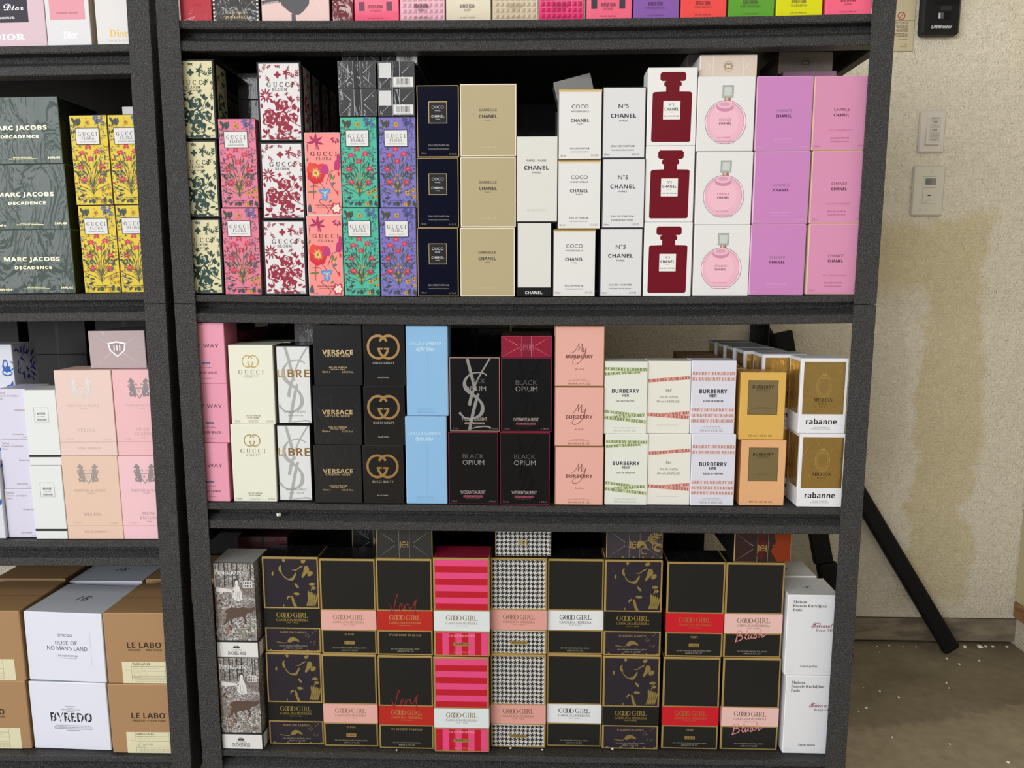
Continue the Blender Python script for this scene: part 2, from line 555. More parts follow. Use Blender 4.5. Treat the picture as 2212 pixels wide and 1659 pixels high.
structure(box_obj('baseboard_back', -3.2, 2.015, WALL_Y + .004, WALL_Y + .12, .009, .0765, rough_concrete('curb_concrete', '62594a', '877c66')))
structure(box_obj('trim_joint', -3.2, 2.015, WALL_Y + .03, WALL_Y + .119, .001, .082, ink('17130f', .9)))
structure(box_obj('wall_right', 2.015, 2.13, -1.2, WALL_Y + .12, 0, 2.6, PLASTER))
structure(box_obj('trim_right', 2.0, 2.014, .62, .752, .135, 2.3, ink('c4b890', .6), bevel=.002))
o = structure(box_obj('trim_base', 1.998, 2.0145, .63, .752, .088, .134, rough_concrete('torn_wood', '7a5634', 'a07648', 30), bevel=.003))
o.name = 'trim_torn_wood'

# ------------------------------------------------------------------ the two steel racks
STEEL = hammered('hammer_finish', '303031', 720, 1.0, .27, .5)
STEEL_DARK = hammered('hammer_finish_dark', '2a2a2b', 560, .6, .45, .4)
BOARD = ink('2b2b2e', .42)
def rack(x0, x1, shelves, label, lean=0.0, slope=0.0):
    """x0, x1: outer faces of the end posts; shelves: (height, sag); the rack leans and its beams slope a little"""
    root = empty('storage_rack', (x0, 0, 0))
    tag(root, label, 'storage rack', 'hammer finish steel racks')
    pw, dep, t = .0385, .61, .0022
    def fin(bm, name, m, is_post=False):
        for v in bm.verts:
            if is_post: v.co.x += lean * (v.co.z - 1.0)
            else:
                v.co.x += lean * (v.co.z - 1.0)
                v.co.z += slope * (v.co.x - x1)
            v.co.x -= x0
        return bm_obj(name, bm, m, root)
    for xs in (0, 1):
        for ys in (0, 1):
            for za, zb in ((0, .9965), (.9975, 1.95)):
                bm = bmesh.new()
                fa, fb = (x0, x0 + pw) if xs == 0 else (x1 - pw, x1)
                ya, yb = (-.003, -.003 + t) if ys == 0 else (dep - t, dep)
                bm_box(bm, fa, fb, ya, yb, za, zb, .0010, 2)
                sa, sb = (x0, x0 + t) if xs == 0 else (x1 - t, x1)
                yc, yd = (-.003 + t, .036) if ys == 0 else (dep - .038, dep - t)
                bm_box(bm, sa, sb, yc, yd, za, zb, .0006, 1)
                fin(bm, 'post', STEEL, True)
    N = 16
    prof = [(.004, -.0005), (.0008, -.0008), (0, -.0025), (0, -.0115), (.002, -.0135), (.019, -.0145), (.020, -.0175), (.0215, -.0235), (.012, -.0285), (.0012, -.0335), (0, -.0355), (0, -.0475), (.0012, -.049), (.03, -.049), (.03, -.046), (.0245, -.02), (.0245, -.0005)]
    a, b = x0 + .0028, x1 - .0028
    for z, sag in shelves:
        for name, flip in (('front_beam', False), ('rear_beam', True)):
            bm = bmesh.new()
            rows = []
            for i in range(N + 1):
                u = i / N
                zz = z - sag * (1 - (2 * u - 1) ** 2)
                rows.append([bm.verts.new((a + (b - a) * u, (dep - .004 - y) if flip else y, zz + q)) for y, q in prof])
            k = len(prof)
            for i in range(N):
                for j in range(k):
                    bm.faces.new((rows[i][j], rows[i][(j + 1) % k], rows[i + 1][(j + 1) % k], rows[i + 1][j]))
            bm.faces.new(rows[0][::-1]); bm.faces.new(rows[N])
            fin(bm, name, STEEL)
        for xa, xb in ((a, a + .018), (b - .018, b)):
            bm = bmesh.new()
            bm_box(bm, xa, xb, .037, dep - .04, z - .0485, z - .016, .001)
            fin(bm, 'side_beam', STEEL_DARK)
        bm = bmesh.new()
        rows = []
        for i in range(N + 1):
            u = i / N
            zz = z - sag * (1 - (2 * u - 1) ** 2)
            rows.append([bm.verts.new((a + (b - a) * u, y, zz + q)) for y, q in ((.025, -.0005), (dep - .030, -.0005), (dep - .030, -.013), (.025, -.013))])
        for i in range(N):
            for j in range(4):
                bm.faces.new((rows[i][j], rows[i][(j + 1) % 4], rows[i + 1][(j + 1) % 4], rows[i + 1][j]))
        bm.faces.new(rows[0][::-1]); bm.faces.new(rows[N])
        fin(bm, 'shelf_board', BOARD)
    return root
SH = {1: (1.4700, .0045), 2: (1.0142, .0050), 3: (.6355, .0008), 4: (.1455, .0015)}
RX0, RX1 = 0.0, 1.219
rack(RX0, RX1, [SH[k] for k in (1, 2, 3, 4)] + [(1.935, .001)], 'black hammer-finish steel rack filling the middle, its right post against bare wall')
LSLOPE = .010
LSH = {1: 1.4335, 2: 1.0165, 3: .5625, 4: .1295}
LX0, LX1 = -1.234, -.0148
rack(LX0, LX1, [(LSH[k], 0) for k in (1, 2, 3, 4)] + [(1.90, 0)], 'black hammer-finish steel rack at the left edge, holding brown and green boxes', -(-.0085), LSLOPE)
def shelf_z(k, x):
    z, sag = SH[k]
    u = (x - RX0) / (RX1 - RX0)
    return z - sag * (1 - (2 * u - 1) ** 2) + .0004
def left_z(k, x):
    return LSH[k] + LSLOPE * (x - LX1) + .0004
# ------------------------------------------------------------------ printed artwork
BLK, WHT = ink('141416'), ink('e9e8e6')
GOLD = foil('b89c5e')
def leaf(p, n, x, y, ln, wd, ang, m, k=4):
    c, s = math.cos(math.radians(ang)), math.sin(math.radians(ang))
    up, dn = [], []
    for i in range(k + 1):
        t = i / k
        q = wd / 2 * math.sin(PI * t ** .85)
        up.append((x + (ln * t) * c - q * s, y - (ln * t) * s - q * c))
        dn.append((x + (ln * t) * c + q * s, y - (ln * t) * s + q * c))
    p.poly(n, up + dn[-2:0:-1], m)
def petals(p, n, x, y, r, k, m, rot=90, wd=.5, spread=360):
    for i in range(k):
        a = rot + (i - (k - 1) / 2) * spread / (k if spread >= 360 else max(1, k - 1))
        leaf(p, n, x, y, r, r * wd, a, m)
def blob(p, n, x, y, rx, ry, m, rnd, wob=.18, k=18, lobes=5):
    ph = rnd.random() * 6
    pts = []
    for i in range(k):
        a = 2 * PI * i / k
        q = 1 + wob * math.sin(lobes * a + ph) + wob * .5 * (rnd.random() - .5)
        pts.append((x + rx * q * math.cos(a), y - ry * q * math.sin(a)))
    p.poly(n, pts, m)
def rose(p, n, x, y, r, m, bgm, rnd):
    blob(p, n, x, y, r, r * .92, m, rnd, .13, 22, 6)
    for k, rr in ((3, .78), (3, .52), (2, .28)):
        for i in range(k):
            a = rnd.random() * 360
            q = [(x + r * rr * (1 - .12 * abs(j - 3)) * math.cos(math.radians(a + j * 13)), y - r * rr * (1 - .12 * abs(j - 3)) * math.sin(math.radians(a + j * 13))) for j in range(7)]
            p.stroke(n, q, [0, r * .06, r * .13, r * .17, r * .13, r * .06, 0], bgm, False)
def sprig(p, n, x, y, ln, ang, m, rnd, k=4, w=3, lf=.36, bend=25):
    pts = []
    X, Y, A = x, y, ang
    for i in range(k + 1):
        pts.append((X, Y))
        X += ln / k * math.cos(math.radians(A)); Y -= ln / k * math.sin(math.radians(A)); A += bend / k
    p.stroke(n, pts, w, m)
    for i in range(1, k + 1):
        for sg in (-1, 1):
            leaf(p, n, pts[i][0], pts[i][1], ln * lf * (1 - .08 * i), ln * lf * .38, ang + bend * i / k + sg * (38 + 10 * rnd.random()), m, 3)

def bloom(ground, inkc, third):
    """rose toile in one colour on a pale ground inside a black frame"""
    p = Carton(.0765, .1315 if third else .1305, .05, (732, 1132, 150, 852), '19191b', '19191b', rough=.4)
    g, m, n = ink(ground), ink(inkc), 'rose_print'
    p.box('front_label', 752, 168, 1112, 836, g)
    p.clip = (753, 169, 1111, 835)
    R = random.Random(5)
    rose(p, n, 945, 535, 62, m, g, R); rose(p, n, 848, 655, 82, m, g, R); rose(p, n, 1046, 640, 44, m, g, R)
    rose(p, n, 945, 655, 72, m, g, R); rose(p, n, 968, 742, 66, m, g, R); rose(p, n, 835, 598, 42, m, g, R)
    for x, y, r, a in ((1050, 545, 34, 60), (1035, 482, 34, 80), (880, 495, 30, 120)):
        leaf(p, n, x - 12, y + 20, r * 1.7, r * .9, a, m); leaf(p, n, x - 4, y + 24, r * 1.3, r * .6, a - 40, m)
    p.stroke(n, [(985, 610), (1015, 560), (1045, 500)], 5, m); p.stroke(n, [(990, 600), (1030, 575), (1052, 548)], 5, m)
    p.stroke(n, [(1005, 660), (1060, 695), (1110, 722)], 7, m)
    petals(p, n, 806, 448, 72, 11, m, 90, .22); petals(p, n, 806, 448, 26, 8, g, 60, .3)
    petals(p, n, 918, 266, 34, 4, m, 45, .75); petals(p, n, 992, 248, 32, 5, m, 70, .55); petals(p, n, 905, 445, 24, 4, m, 30, .6)
    for x, y, ln, a in ((790, 250, 48, 140), (785, 235, 52, 60), (775, 265, 46, 215), (812, 268, 50, 290), (870, 180, 42, 200), (885, 182, 46, 335), (1020, 186, 36, 250), (1075, 300, 60, 130), (1080, 300, 62, 70),
                        (1078, 320, 58, 215), (1085, 330, 50, 300), (1094, 418, 40, 40), (1096, 440, 50, 265), (995, 262, 34, 265), (965, 446, 40, 20), (992, 446, 40, 300)):
        sprig(p, n, x, y, ln, a, m, R, 3, 3, .5)
    for x, y, a in ((770, 560, 100), (1090, 600, 80), (1085, 560, 140), (770, 740, 300), (800, 745, 270), (828, 742, 240), (800, 800, 200), (1000, 800, 330), (1080, 780, 20), (1040, 760, 10), (1060, 690, 60), (1020, 830, 0), (930, 835, 200), (860, 812, 170), (890, 820, 60)):
        leaf(p, n, x, y, 50, 22, a, m)
    for x in (850, 905, 950, 985):
        blob(p, n, x, 826, 24, 16, m, R, .3, 12, 4)
    p.stroke(n, [(830, 835), (820, 780), (812, 720)], 4, m)
    d = ink('23231f')
    p.text('GUCCI', 'R', 937, 372, 236, 40, d, sp=1.7, bold=.004, res=1)
    p.text('BLOOM', 'R', 934, 405, 132, 24, d, sp=1.2, bold=.004, res=1)
    if third: p.text('ACQUA DI FIORI', 'G', 934, 428, 150, 11, d, bold=.01, res=1)
    p.text('EAU DE PARFUM', 'G', 940, 790, 130, 9, d, n='lettering#9', res=1)
    p.text('3.3 FL.OZ', 'G', 1070, 826, 62, 14, d, n='lettering#9', res=1)
    sp_ = ink('a39a78' if third else '8d8886')
    p.right('side_panel', [(.005, .006), (.045, .006), (.045, .124), (.005, .124)], sp_)
    sk = ink('24423a' if third else '7c2436')
    for q in range(46):
        a, t, z, k = R.uniform(0, PI), R.uniform(.011, .039), R.uniform(.013, .117), R.uniform(.004, .009)
        c_, s_ = math.cos(a), math.sin(a)
        p.right('side_panel', [(max(.0055, min(.0445, t + k * x * c_ - k * y * s_)), max(.0065, min(.1235, z + k * x * s_ + k * y * c_))) for x, y in ((-1, 0), (0, -.4), (1, 0), (0, .4))], sk)
    return p
def flora(ground, sub, name='flora'):
    """meadow flowers springing from one root, white name plate above"""
    w, h = {'d9bd20': (.066, .152), 'd9738c': (.0655, .1495), '4fb59b': (.0632, .1515), '7d74bd': (.0638, .1515)}[ground]
    p = Carton(w, h, .048, (374, 722, 312, 1080), ground, ground, edge='3b3a38', rough=.4, wrap=.06)
    p.cm[3] = card('2a2a2c', .4)
    n, R = 'floral_print', random.Random(11)
    dk, gr, red, yl, bl = ink('3f4a42'), ink('4c5a40'), ink('c2384f'), ink('c99b3b'), ink('5768a0')
    rd2 = ink('e06a72')
    bx, by = 545, 985
    # foliage fans
    for sg in (-1, 1):
        for x, y, wd_ in ((60, 700, 5), (100, 640, 4), (28, 640, 4), (105, 790, 5), (150, 900, 5), (80, 870, 5), (130, 720, 4), (40, 780, 4)):
            p.stroke(n, [(bx, by), (bx + sg * x * .25, by - (by - y) * .45), (bx + sg * x, y)], wd_, gr)
        for x, y, ln, a in ((20, 760, 70, 60), (35, 830, 85, 50), (60, 900, 95, 40), (75, 760, 70, 70), (40, 700, 60, 75), (100, 850, 70, 55), (110, 950, 60, 35), (120, 800, 55, 20), (15, 900, 60, 85), (60, 960, 60, 15), (128, 690, 45, 80)):
            leaf(p, n, bx + sg * x, y, ln, 15, a if sg > 0 else 180 - a, gr)
        for i in range(5):
            leaf(p, n, bx + sg * (80 + i * 14), 800 + 6 * abs(i - 2), 26, 9, 100 if sg > 0 else 80, dk); leaf(p, n, bx + sg * (80 + i * 14), 806, 24, 9, 280 if sg < 0 else 260, dk)
    # flowers
    for x, y, r in ((528, 578, 34), (470, 632, 36), (607, 620, 36), (545, 682, 36), (450, 748, 36), (645, 748, 36), (470, 858, 38), (628, 862, 36)):
        petals(p, n, x, y + 8, r, 7, red, 90, .42, 230)
        petals(p, n, x, y + 8, r * .6, 3, rd2, 90, .4, 100)
    for x, y in ((525, 830), (572, 828), (545, 870), (505, 900), (590, 900), (530, 935), (560, 935), (545, 800)):
        petals(p, n, x, y, 13, 5, yl, 90, .8); p.ell(n, x, y, 4, 4, red, 8)
    for x, y, r in ((440, 362, 22), (540, 378, 26), (425, 395, 16), (635, 952, 28), (690, 930, 24), (700, 985, 20), (618, 1050, 24)):
        petals(p, n, x, y, r, 8, yl, 90, .5); p.ell(n, x, y, r * .35, r * .35, ink('8c5a1e'), 10)
    for x, y, ln, wd_, a in ((395, 330, 70, 26, 300), (412, 400, 74, 30, 55), (448, 405, 72, 30, 70), (392, 440, 56, 22, 240), (400, 470, 40, 18, 60), (655, 1010, 56, 30, 250), (690, 1020, 60, 30, 290), (470, 985, 60, 20, 200), (540, 1066, 44, 40, 90), (500, 1062, 34, 22, 60), (420, 1040, 40, 16, 120), (450, 1060, 44, 16, 50)):
        leaf(p, n, x, y, ln, wd_, a, dk)
    for x, y, ln, a in ((600, 400, 60, 40), (640, 400, 60, 110), (660, 360, 50, 60), (690, 420, 60, 100), (585, 340, 40, 20), (690, 340, 40, 200), (620, 345, 40, 60)):
        sprig(p, n, x, y, ln, a, bl if ground != '7d74bd' else ink('4d4f86'), R, 3, 3, .45)
    for i in range(330):
        x = R.choice((R.uniform(380, 470), R.uniform(620, 716), R.uniform(380, 716)))
        y = R.uniform(325, 1068)
        if 425 < x < 650 and 415 < y < 570: continue
        m = R.choice((dk, gr, dk, bl, bl))
        leaf(p, n, x, y, R.uniform(12, 28), R.uniform(4, 8), R.uniform(0, 360), m, 2)
    for i in range(26):
        x, y = R.choice((R.uniform(384, 425), R.uniform(655, 712))), R.uniform(480, 930)
        p.ell(n, x, y, 6, 6, R.choice((bl, dk, red)), 6)
    p.box('front_label', 426, 421, 646, 564, ink('2a2a2c')); p.box('front_label', 431, 426, 641, 559, ink('dcdada'))
    d = ink('2b2b2b')
    p.text('GUCCI', 'R', 537, 490, 178, 32, d, sp=1.6, bold=.006, res=1); p.text('FLORA', 'R', 538, 521, 118, 24, d, sp=1.15, bold=.006, res=1); p.text(sub, 'B', 537, 543, 150, 8, d, res=1)
    p.text('EAU DE PARFUM', 'B', 545, 1020, 120, 8, dk, res=1); p.text('NATURAL SPRAY VAPORISATEUR', 'B', 545, 1036, 170, 7, dk, res=1)
    return p
def coral():
    p = Carton(.0612, .1385, .045, (1122, 1434, 388, 1096), 'ee8f8b', 'e9e4e0', edge='efe6e2', rough=.4)
    n = 'floral_print'
    R = random.Random(3)
    mg, rd, gn, bl, yl, br = ink('a52a5c'), ink('cf2f38'), ink('6d7a3c'), ink('5f8fc4'), ink('e9cf7a'), ink('7c3a35')
    for q in ([(1150, 560), (1145, 500), (1170, 470)], [(1240, 810), (1275, 850), (1290, 880)], [(1330, 790), (1360, 850), (1392, 905)], [(1190, 820), (1190, 900), (1185, 960)], [(1270, 970), (1250, 960), (1240, 985), (1290, 1020), (1320, 1060), (1300, 1086)], [(1425, 700), (1350, 720), (1320, 780), (1300, 830)], [(1160, 850), (1210, 845), (1240, 860)]):
        p.stroke(n, q, 5, br)
    petals(p, n, 1218, 470, 78, 6, mg, 60, .3, 250); petals(p, n, 1222, 500, 40, 4, ink('c7527c'), 300, .16, 60)
    petals(p, n, 1398, 440, 48, 4, mg, 250, .55, 120); petals(p, n, 1398, 440, 30, 3, ink('e08aa0'), 250, .4, 80)
    blob(p, n, 1215, 740, 80, 88, rd, R, .08, 24, 7); blob(p, n, 1180, 690, 44, 46, ink('de4a3c'), R, .1, 16, 4); blob(p, n, 1262, 700, 46, 48, ink('d93a4a'), R, .1, 16, 4); blob(p, n, 1296, 705, 34, 44, ink('b53a78'), R, .12, 16, 3)
    for i in range(22):
        a = i * 360 / 22
        leaf(p, n, 1213, 735, R.uniform(34, 58), 6, a, yl, 2)
    p.ell(n, 1213, 733, 14, 14, ink('8e8c3a'), 12)
    for i in range(30):
        a, r = R.uniform(200, 340), R.uniform(60, 85)
        p.ell(n, 1215 + r * math.cos(math.radians(a)), 742 - r * math.sin(math.radians(a)), 2.5, 2.5, ink('8a1a20'), 6)
    for x, y, rx, ry in ((1405, 665, 28, 42), (1420, 620, 20, 50), (1400, 690, 24, 22)):
        blob(p, n, x, y, rx, ry, ink('b83170'), R, .1, 16, 3)
    for a, l in ((150, 62), (35, 62), (270, 74)):
        leaf(p, n, 1288, 905, l, l * .78, a, bl); leaf(p, n, 1288, 905, l * .7, l * .3, a, ink('8db6de'))
    p.ell(n, 1290, 905, 8, 12, yl, 10)
    for x, y, ln, a in ((1170, 905, 55, 20), (1185, 890, 50, 190), (1345, 850, 52, 60), (1360, 790, 46, 60), (1320, 990, 44, 40), (1350, 735, 60, 260), (1150, 600, 40, 250)):
        leaf(p, n, x, y, ln, ln * .36, a, gn)
    leaf(p, n, 1396, 880, 54, 16, 280, rd); leaf(p, n, 1418, 760, 50, 18, 100, rd); leaf(p, n, 1345, 840, 50, 12, 30, ink('4f6aa0'))
    petals(p, n, 1386, 1038, 58, 6, ink('c22b48'), 90, .75); petals(p, n, 1386, 1038, 44, 6, ink('f0dcd8'), 90, .6); p.ell(n, 1386, 1038, 12, 12, yl, 10)
    blob(p, n, 1150, 1040, 18, 36, ink('4d525e'), R, .2, 10, 3)
    d = ink('5c2b2a')
    p.text('GUCCI', 'R', 1288, 588, 232, 35, d, sp=1.6, bold=.004, res=1); p.text('FLORA', 'R', 1288, 622, 135, 22, d, sp=1.5, bold=.004, res=1)
    p.text('GORGEOUS GARDENIA', 'G', 1290, 1018, 185, 11, d, bold=.01, res=1); p.text('EAU DE TOILETTE', 'G', 1290, 1036, 140, 8, d, res=1); p.text('100 ML', 'G', 1185, 1080, 40, 10, d, res=1)
    return p

def chanel_lines(p, m, m2, cx, tops, cap2=27, sub=True):
    for t, f, b, w, c, bo in tops:
        p.text(t, f, cx, b, w, c, m, bold=bo)
def coco_noir():
    p = Carton(.0715, .1178, .05, (50, 415, 390, 993), '0b0d20', '10101a', edge=foil('b9a26c'), bevel=.0015, rough=.16, wrap=.03)
    p.frame('border', 51, 391, 414, 992, 5, foil('b9a26c'))
    g, w = foil('b9a26c'), ink('c9c5c0')
    p.box('front_label', 152, 525, 313, 708, g); p.box('front_label', 157, 530, 308, 703, ink('191a20'))
    for t, f, b, ww, c, bo in (('COCO', 'G', 584, 105, 24, .006), ('NOIR', 'G', 606, 48, 10, .006), ('CHANEL', 'B', 658, 112, 20, 0), ('PARIS', 'G', 677, 40, 8, 0)):
        p.text(t, f, 232, b, ww, c, w, bold=bo)
    k = ink('8d8a86')
    p.text('EAU DE PARFUM', 'G', 237, 900, 182, 15, k, bold=.01, res=1); p.text('VAPORISATEUR SPRAY', 'G', 237, 928, 182, 10, k, bold=.01, res=1)
    p.text('100 ml', 'N', 102, 966, 50, 13, k, res=1); p.text('3.4 FL.OZ.', 'N', 362, 970, 68, 13, k, res=1)
    return p
def gabrielle():
    p = Carton(.0955, .1185, .05, (427, 913, 382, 997), 'b3a581', 'cfc3a6', edge='e6dcc8', bevel=.0018, rough=.35, wrap=.05)
    p.frame('border', 428, 383, 912, 996, 10, ink('e2d8c4'))
    m = ink('2a2b3c')
    for t, f, b, w, c, bo in (('GABRIELLE', 'G', 612, 155, 20, .02), ('CHANEL', 'B', 670, 155, 27, 0), ('PARIS', 'G', 693, 45, 8, 0)):
        p.text(t, f, 668, b, w, c, m, bold=bo)
    p.text('ESSENCE', 'G', 672, 925, 140, 12, ink('cfc09c'), res=1)
    return p
def paris_white():
    p = Carton(.070, .142, .05, (937, 1290, 590, 1342), 'd9d8d2', 'c9c8c4', edge='8f8e8a', rough=.3, wrap=.05)
    m = ink('26283a')
    for t, f, b, w, c, bo in (('PARIS - PARIS', 'G', 811, 170, 17, .015), ('CHANEL', 'B', 882, 212, 34, 0), ('PARIS', 'G', 914, 72, 14, .01)):
        p.text(t, f, 1108, b, w, c, m, bold=bo)
    p.text('EAU DE TOILETTE', 'G', 1112, 1250, 170, 20, ink('c9c6b4'), res=1)
    return p
def paris_black_foot():
    p = Carton(.061, .128, .05, (920, 1242, 335, 997), '1c1c1e', '1c1c1e', rough=.35)
    p.box('front_label', 931, 346, 1231, 914, card('d8d8d2', .35))
    p.text('CHANEL', 'B', 1078, 973, 158, 25, ink('e0e0e0'))
    return p
def mademoiselle():
    p = Carton(.0732, .1153, .05, (1250, 1622, 398, 997), 'dedddb', 'd6d4d0', edge='3a3835', bevel=.0009, rough=.4, wrap=.05)
    m = ink('3a3a3c')
    p.box('border', 1250, 400, 1622, 412, foil('b39a64')); p.box('border', 1252, 412, 1620, 425, ink('d8c49a')); p.box('border#1', 1252, 990, 1620, 997, foil('a98f5c'))
    for t, f, b, w, c, bo in (('COCO', 'G', 562, 145, 32, 0), ('MADEMOISELLE', 'G', 594, 152, 14, 0), ('CHANEL', 'B', 677, 158, 27, 0), ('PARIS', 'G', 698, 55, 9, .01), ('EAU DE PARFUM', 'G', 907, 162, 14, .015), ('VAPORISATEUR SPRAY', 'G', 934, 158, 9, .015)):
        p.text(t, f, 1435, b, w, c, m, bold=bo)
    p.text('100 ml', 'N', 1290, 970, 50, 15, m, res=1); p.text('3.4 FL.OZ.', 'N', 1566, 967, 66, 15, m, res=1)
    return p
def number_five():
    p = Carton(.073, .1163, .05, (1660, 2038, 395, 997), 'd9d9db', '3c3d40', edge='3c3d40', bevel=.0012, rough=.4)
    p.frame('border', 1661, 396, 2037, 996, 7, ink('4c4d50'))
    m = ink('2c2d30')
    for t, f, b, w, c, bo in (('N°5', 'G', 573, 88, 34, .008), ('CHANEL', 'B', 652, 222, 33, 0), ('PARIS', 'G', 685, 72, 14, .01), ('EAU DE PARFUM', 'G', 900, 200, 15, .01), ('VAPORISATEUR SPRAY', 'G', 932, 200, 11, .01)):
        p.text(t, f, 1843, b, w, c, m, bold=bo)
    p.text('100 ml', 'N', 1702, 973, 48, 15, m, res=1); p.text('3.4 FL.OZ.', 'N', 1958, 971, 66, 15, m, res=1)
    return p
def red_bottle():
    p = Carton(.0825, .1263, .05, (38, 492, 478, 1165), 'e4e3e2', 'dddcda', rough=.45)
    r, n = ink('6d1020', .35), 'bottle_picture'
    def cham(x0, y0, x1, y1, c):
        p.poly(n, [(x0 + c, y0), (x1 - c, y0), (x1, y0 + c), (x1, y1 - c), (x1 - c, y1), (x0 + c, y1), (x0, y1 - c), (x0, y0 + c)], r)
    cham(152, 518, 388, 596, 16)
    p.poly(n, [(207, 595), (333, 595), (333, 600), (207, 600)], r)
    pts = [(200, 598)] + [(192 - 2 * 0 + (-4) * math.sin(PI * i / 8), 604 + i * 4.5) for i in range(9)] + [(207, 645), (325, 645)] + [(345 + 4 * math.sin(PI * i / 8), 640 - i * 4.5) for i in range(9)] + [(336, 598)]
    p.poly(n, pts, r)
    p.poly(n, [(207, 640), (330, 640), (330, 688), (430, 690), (447, 702), (443, 1120), (430, 1132), (92, 1132), (80, 1120), (85, 706), (100, 692), (207, 688)], r)
    p.box('front_label', 185, 770, 342, 932, ink('e6e4e2'))
    m = ink('1c1c20')
    for t, f, b, w, c, bo in (('N°5', 'G', 813, 44, 20, .02), ('CHANEL', 'B', 855, 132, 26, 0), ('PARIS', 'G', 872, 42, 8, .01), ('EAU DE PARFUM', 'G', 910, 132, 12, .02)):
        p.text(t, f, 263, b, w, c, m, bold=bo)
    return p
def round_bottle():
    p = Carton(.0950, .121, .05, (480, 1022, 512, 1160), 'dfdedd', 'd9d8d6', rough=.45)
    n = 'bottle_picture'
    sv, sd = ink('b9beb8'), ink('6f7774')
    p.box(n, 712, 590, 816, 690, sd); p.box(n, 716, 594, 812, 686, sv); p.box(n, 724, 600, 804, 682, sd); p.box(n, 727, 603, 801, 680, ink('c6cbc6')); p.box(n, 707, 686, 812, 698, ink('9ea6a4'))
    p.box(n, 732, 698, 795, 724, ink('b98668')); p.box(n, 748, 698, 760, 724, ink('e0c0a4')); p.box(n, 776, 698, 784, 724, ink('8f5f4a'))
    p.ell(n, 750, 908, 198, 190, ink('8a6a84'), 56); p.ell(n, 750, 908, 194, 186, ink('e3c3ce'), 56); p.ell(n, 748, 906, 180, 174, ink('c58aa6'), 56); p.ell(n, 747, 908, 176, 170, ink('e6b2c3'), 56)
    p.ell(n, 735, 900, 140, 140, ink('eab9c8'), 40); p.ell(n, 742, 775, 82, 42, ink('c98aa4'), 30); p.ell(n, 740, 758, 72, 32, ink('e4b6c6'), 30); p.ell(n, 740, 752, 50, 18, ink('d3a0b6'), 24)
    p.stroke(n, [(905, 790), (928, 850), (932, 930), (905, 1010)], [2, 9, 9, 2], ink('f0dce4'))
    p.stroke(n, [(572, 850), (562, 910), (580, 980)], [2, 8, 2], ink('f0dce4'))
    p.box(n, 662, 1072, 838, 1090, ink('b98aa0')); p.box(n, 668, 1078, 832, 1086, ink('efe3e6'))
    p.text('CHANCE', 'G', 746, 895, 117, 19, ink('a65a78'), bold=.012); p.text('CHANEL', 'B', 746, 927, 117, 19, ink('3a2130')); p.text('EAU TENDRE', 'G', 740, 1047, 122, 12, ink('b06a86'), bold=.01, res=1)
    return p
def mauve_chance():
    p = Carton(.0938, .1207, .05, (1012, 1540, 492, 1150), 'c684bc', 'c9a0bf', edge='d9aacb', bevel=.0016, rough=.3, wrap=.06)
    k, d, s = 1273, ink('33133a'), foil('a98fae')
    p.text('CHANCE', 'G', k, 808, 150, 24, s, bold=.012); p.text('CHANEL', 'B', k, 854, 146, 24, d)
    s2 = ink('d9a8d2')
    p.text('EAU DE TOILETTE', 'G', k, 1052, 185, 14, s2, bold=.012, res=1); p.text('VAPORISATEUR SPRAY', 'G', k, 1078, 180, 9, s2, bold=.012, res=1)
    p.text('100 ml', 'N', 1058, 1127, 55, 15, s2, res=1); p.text('3.4 FL.OZ.', 'N', 1478, 1123, 72, 15, s2, res=1)
    return p
def pink_chance():
    p = Carton(.0938, .1202, .05, (1548, 2062, 490, 1142), 'd48fb2', 'e6dcc4', edge='d9b59c', bevel=.0013, rough=.3, wrap=.06)
    k, d, s = 1805, ink('2a1018'), foil('8a5f62')
    p.text('CHANCE', 'G', k, 795, 142, 24, s, bold=.012); p.text('CHANEL', 'B', k, 843, 142, 24, d)
    p.text('EAU SPLENDIDE', 'G', k, 973, 215, 18, ink('bf729a'), bold=.006)
    b = ink('8c4668')
    p.text('EAU DE PARFUM', 'G', 1798, 1040, 170, 13, b, bold=.015, res=1); p.text('VAPORISATEUR SPRAY', 'G', 1798, 1068, 168, 8, b, bold=.015, res=1)
    p.text('100 ml', 'N', 1598, 1112, 52, 15, b, res=1); p.text('3.4 FL.OZ.', 'N', 2006, 1108, 70, 15, b, res=1)
    return p

# third shelf
def gg_logo(p, cx, cy, w, h, t, m, bgm):
    """two facing G letters, interlocked"""
    rx, ry = w * .34 - t / 2, h / 2 - t / 2
    lx, rxx = cx - w * .5 + rx + t / 2, cx + w * .5 - rx - t / 2
    p.ring('emblem', lx, cy, rx, ry, t, m, 30, 356)
    p.ring('emblem', rxx, cy, rx, ry, t, m, 184, 510)
    b = h * .07
    p.box('emblem', lx + rx - w * .125, cy + h * .03, lx + rx + t * .5, cy + h * .03 + b, m)
    p.box('emblem', rxx - rx - t * .5, cy + h * .03, rxx - rx + w * .125, cy + h * .03 + b, m)
def way():
    p = Carton(.072, .109, .06, (-63, 335, 358, 955), 'e59ab0', 'c9788f', rough=.45, wrap=.04)
    d = ink('4a2f4c')
    p.text('MY WAY', 'N', 136, 602, 275, 36, d, sp=1.1)
    p.box('front_label', 100, 745, 180, 767, ink('4a4a78')); p.text('intense', 'N', 140, 762, 62, 13, ink('d0b8cc'), res=1)
    p.text('eau de parfum', 'I', 136, 802, 130, 10, d, res=1); p.text('GIORGIO ARMANI', 'S', 136, 860, 225, 23, d, res=1); p.text('florale refillable', 'I', 136, 910, 120, 8, d, res=1)
    return p
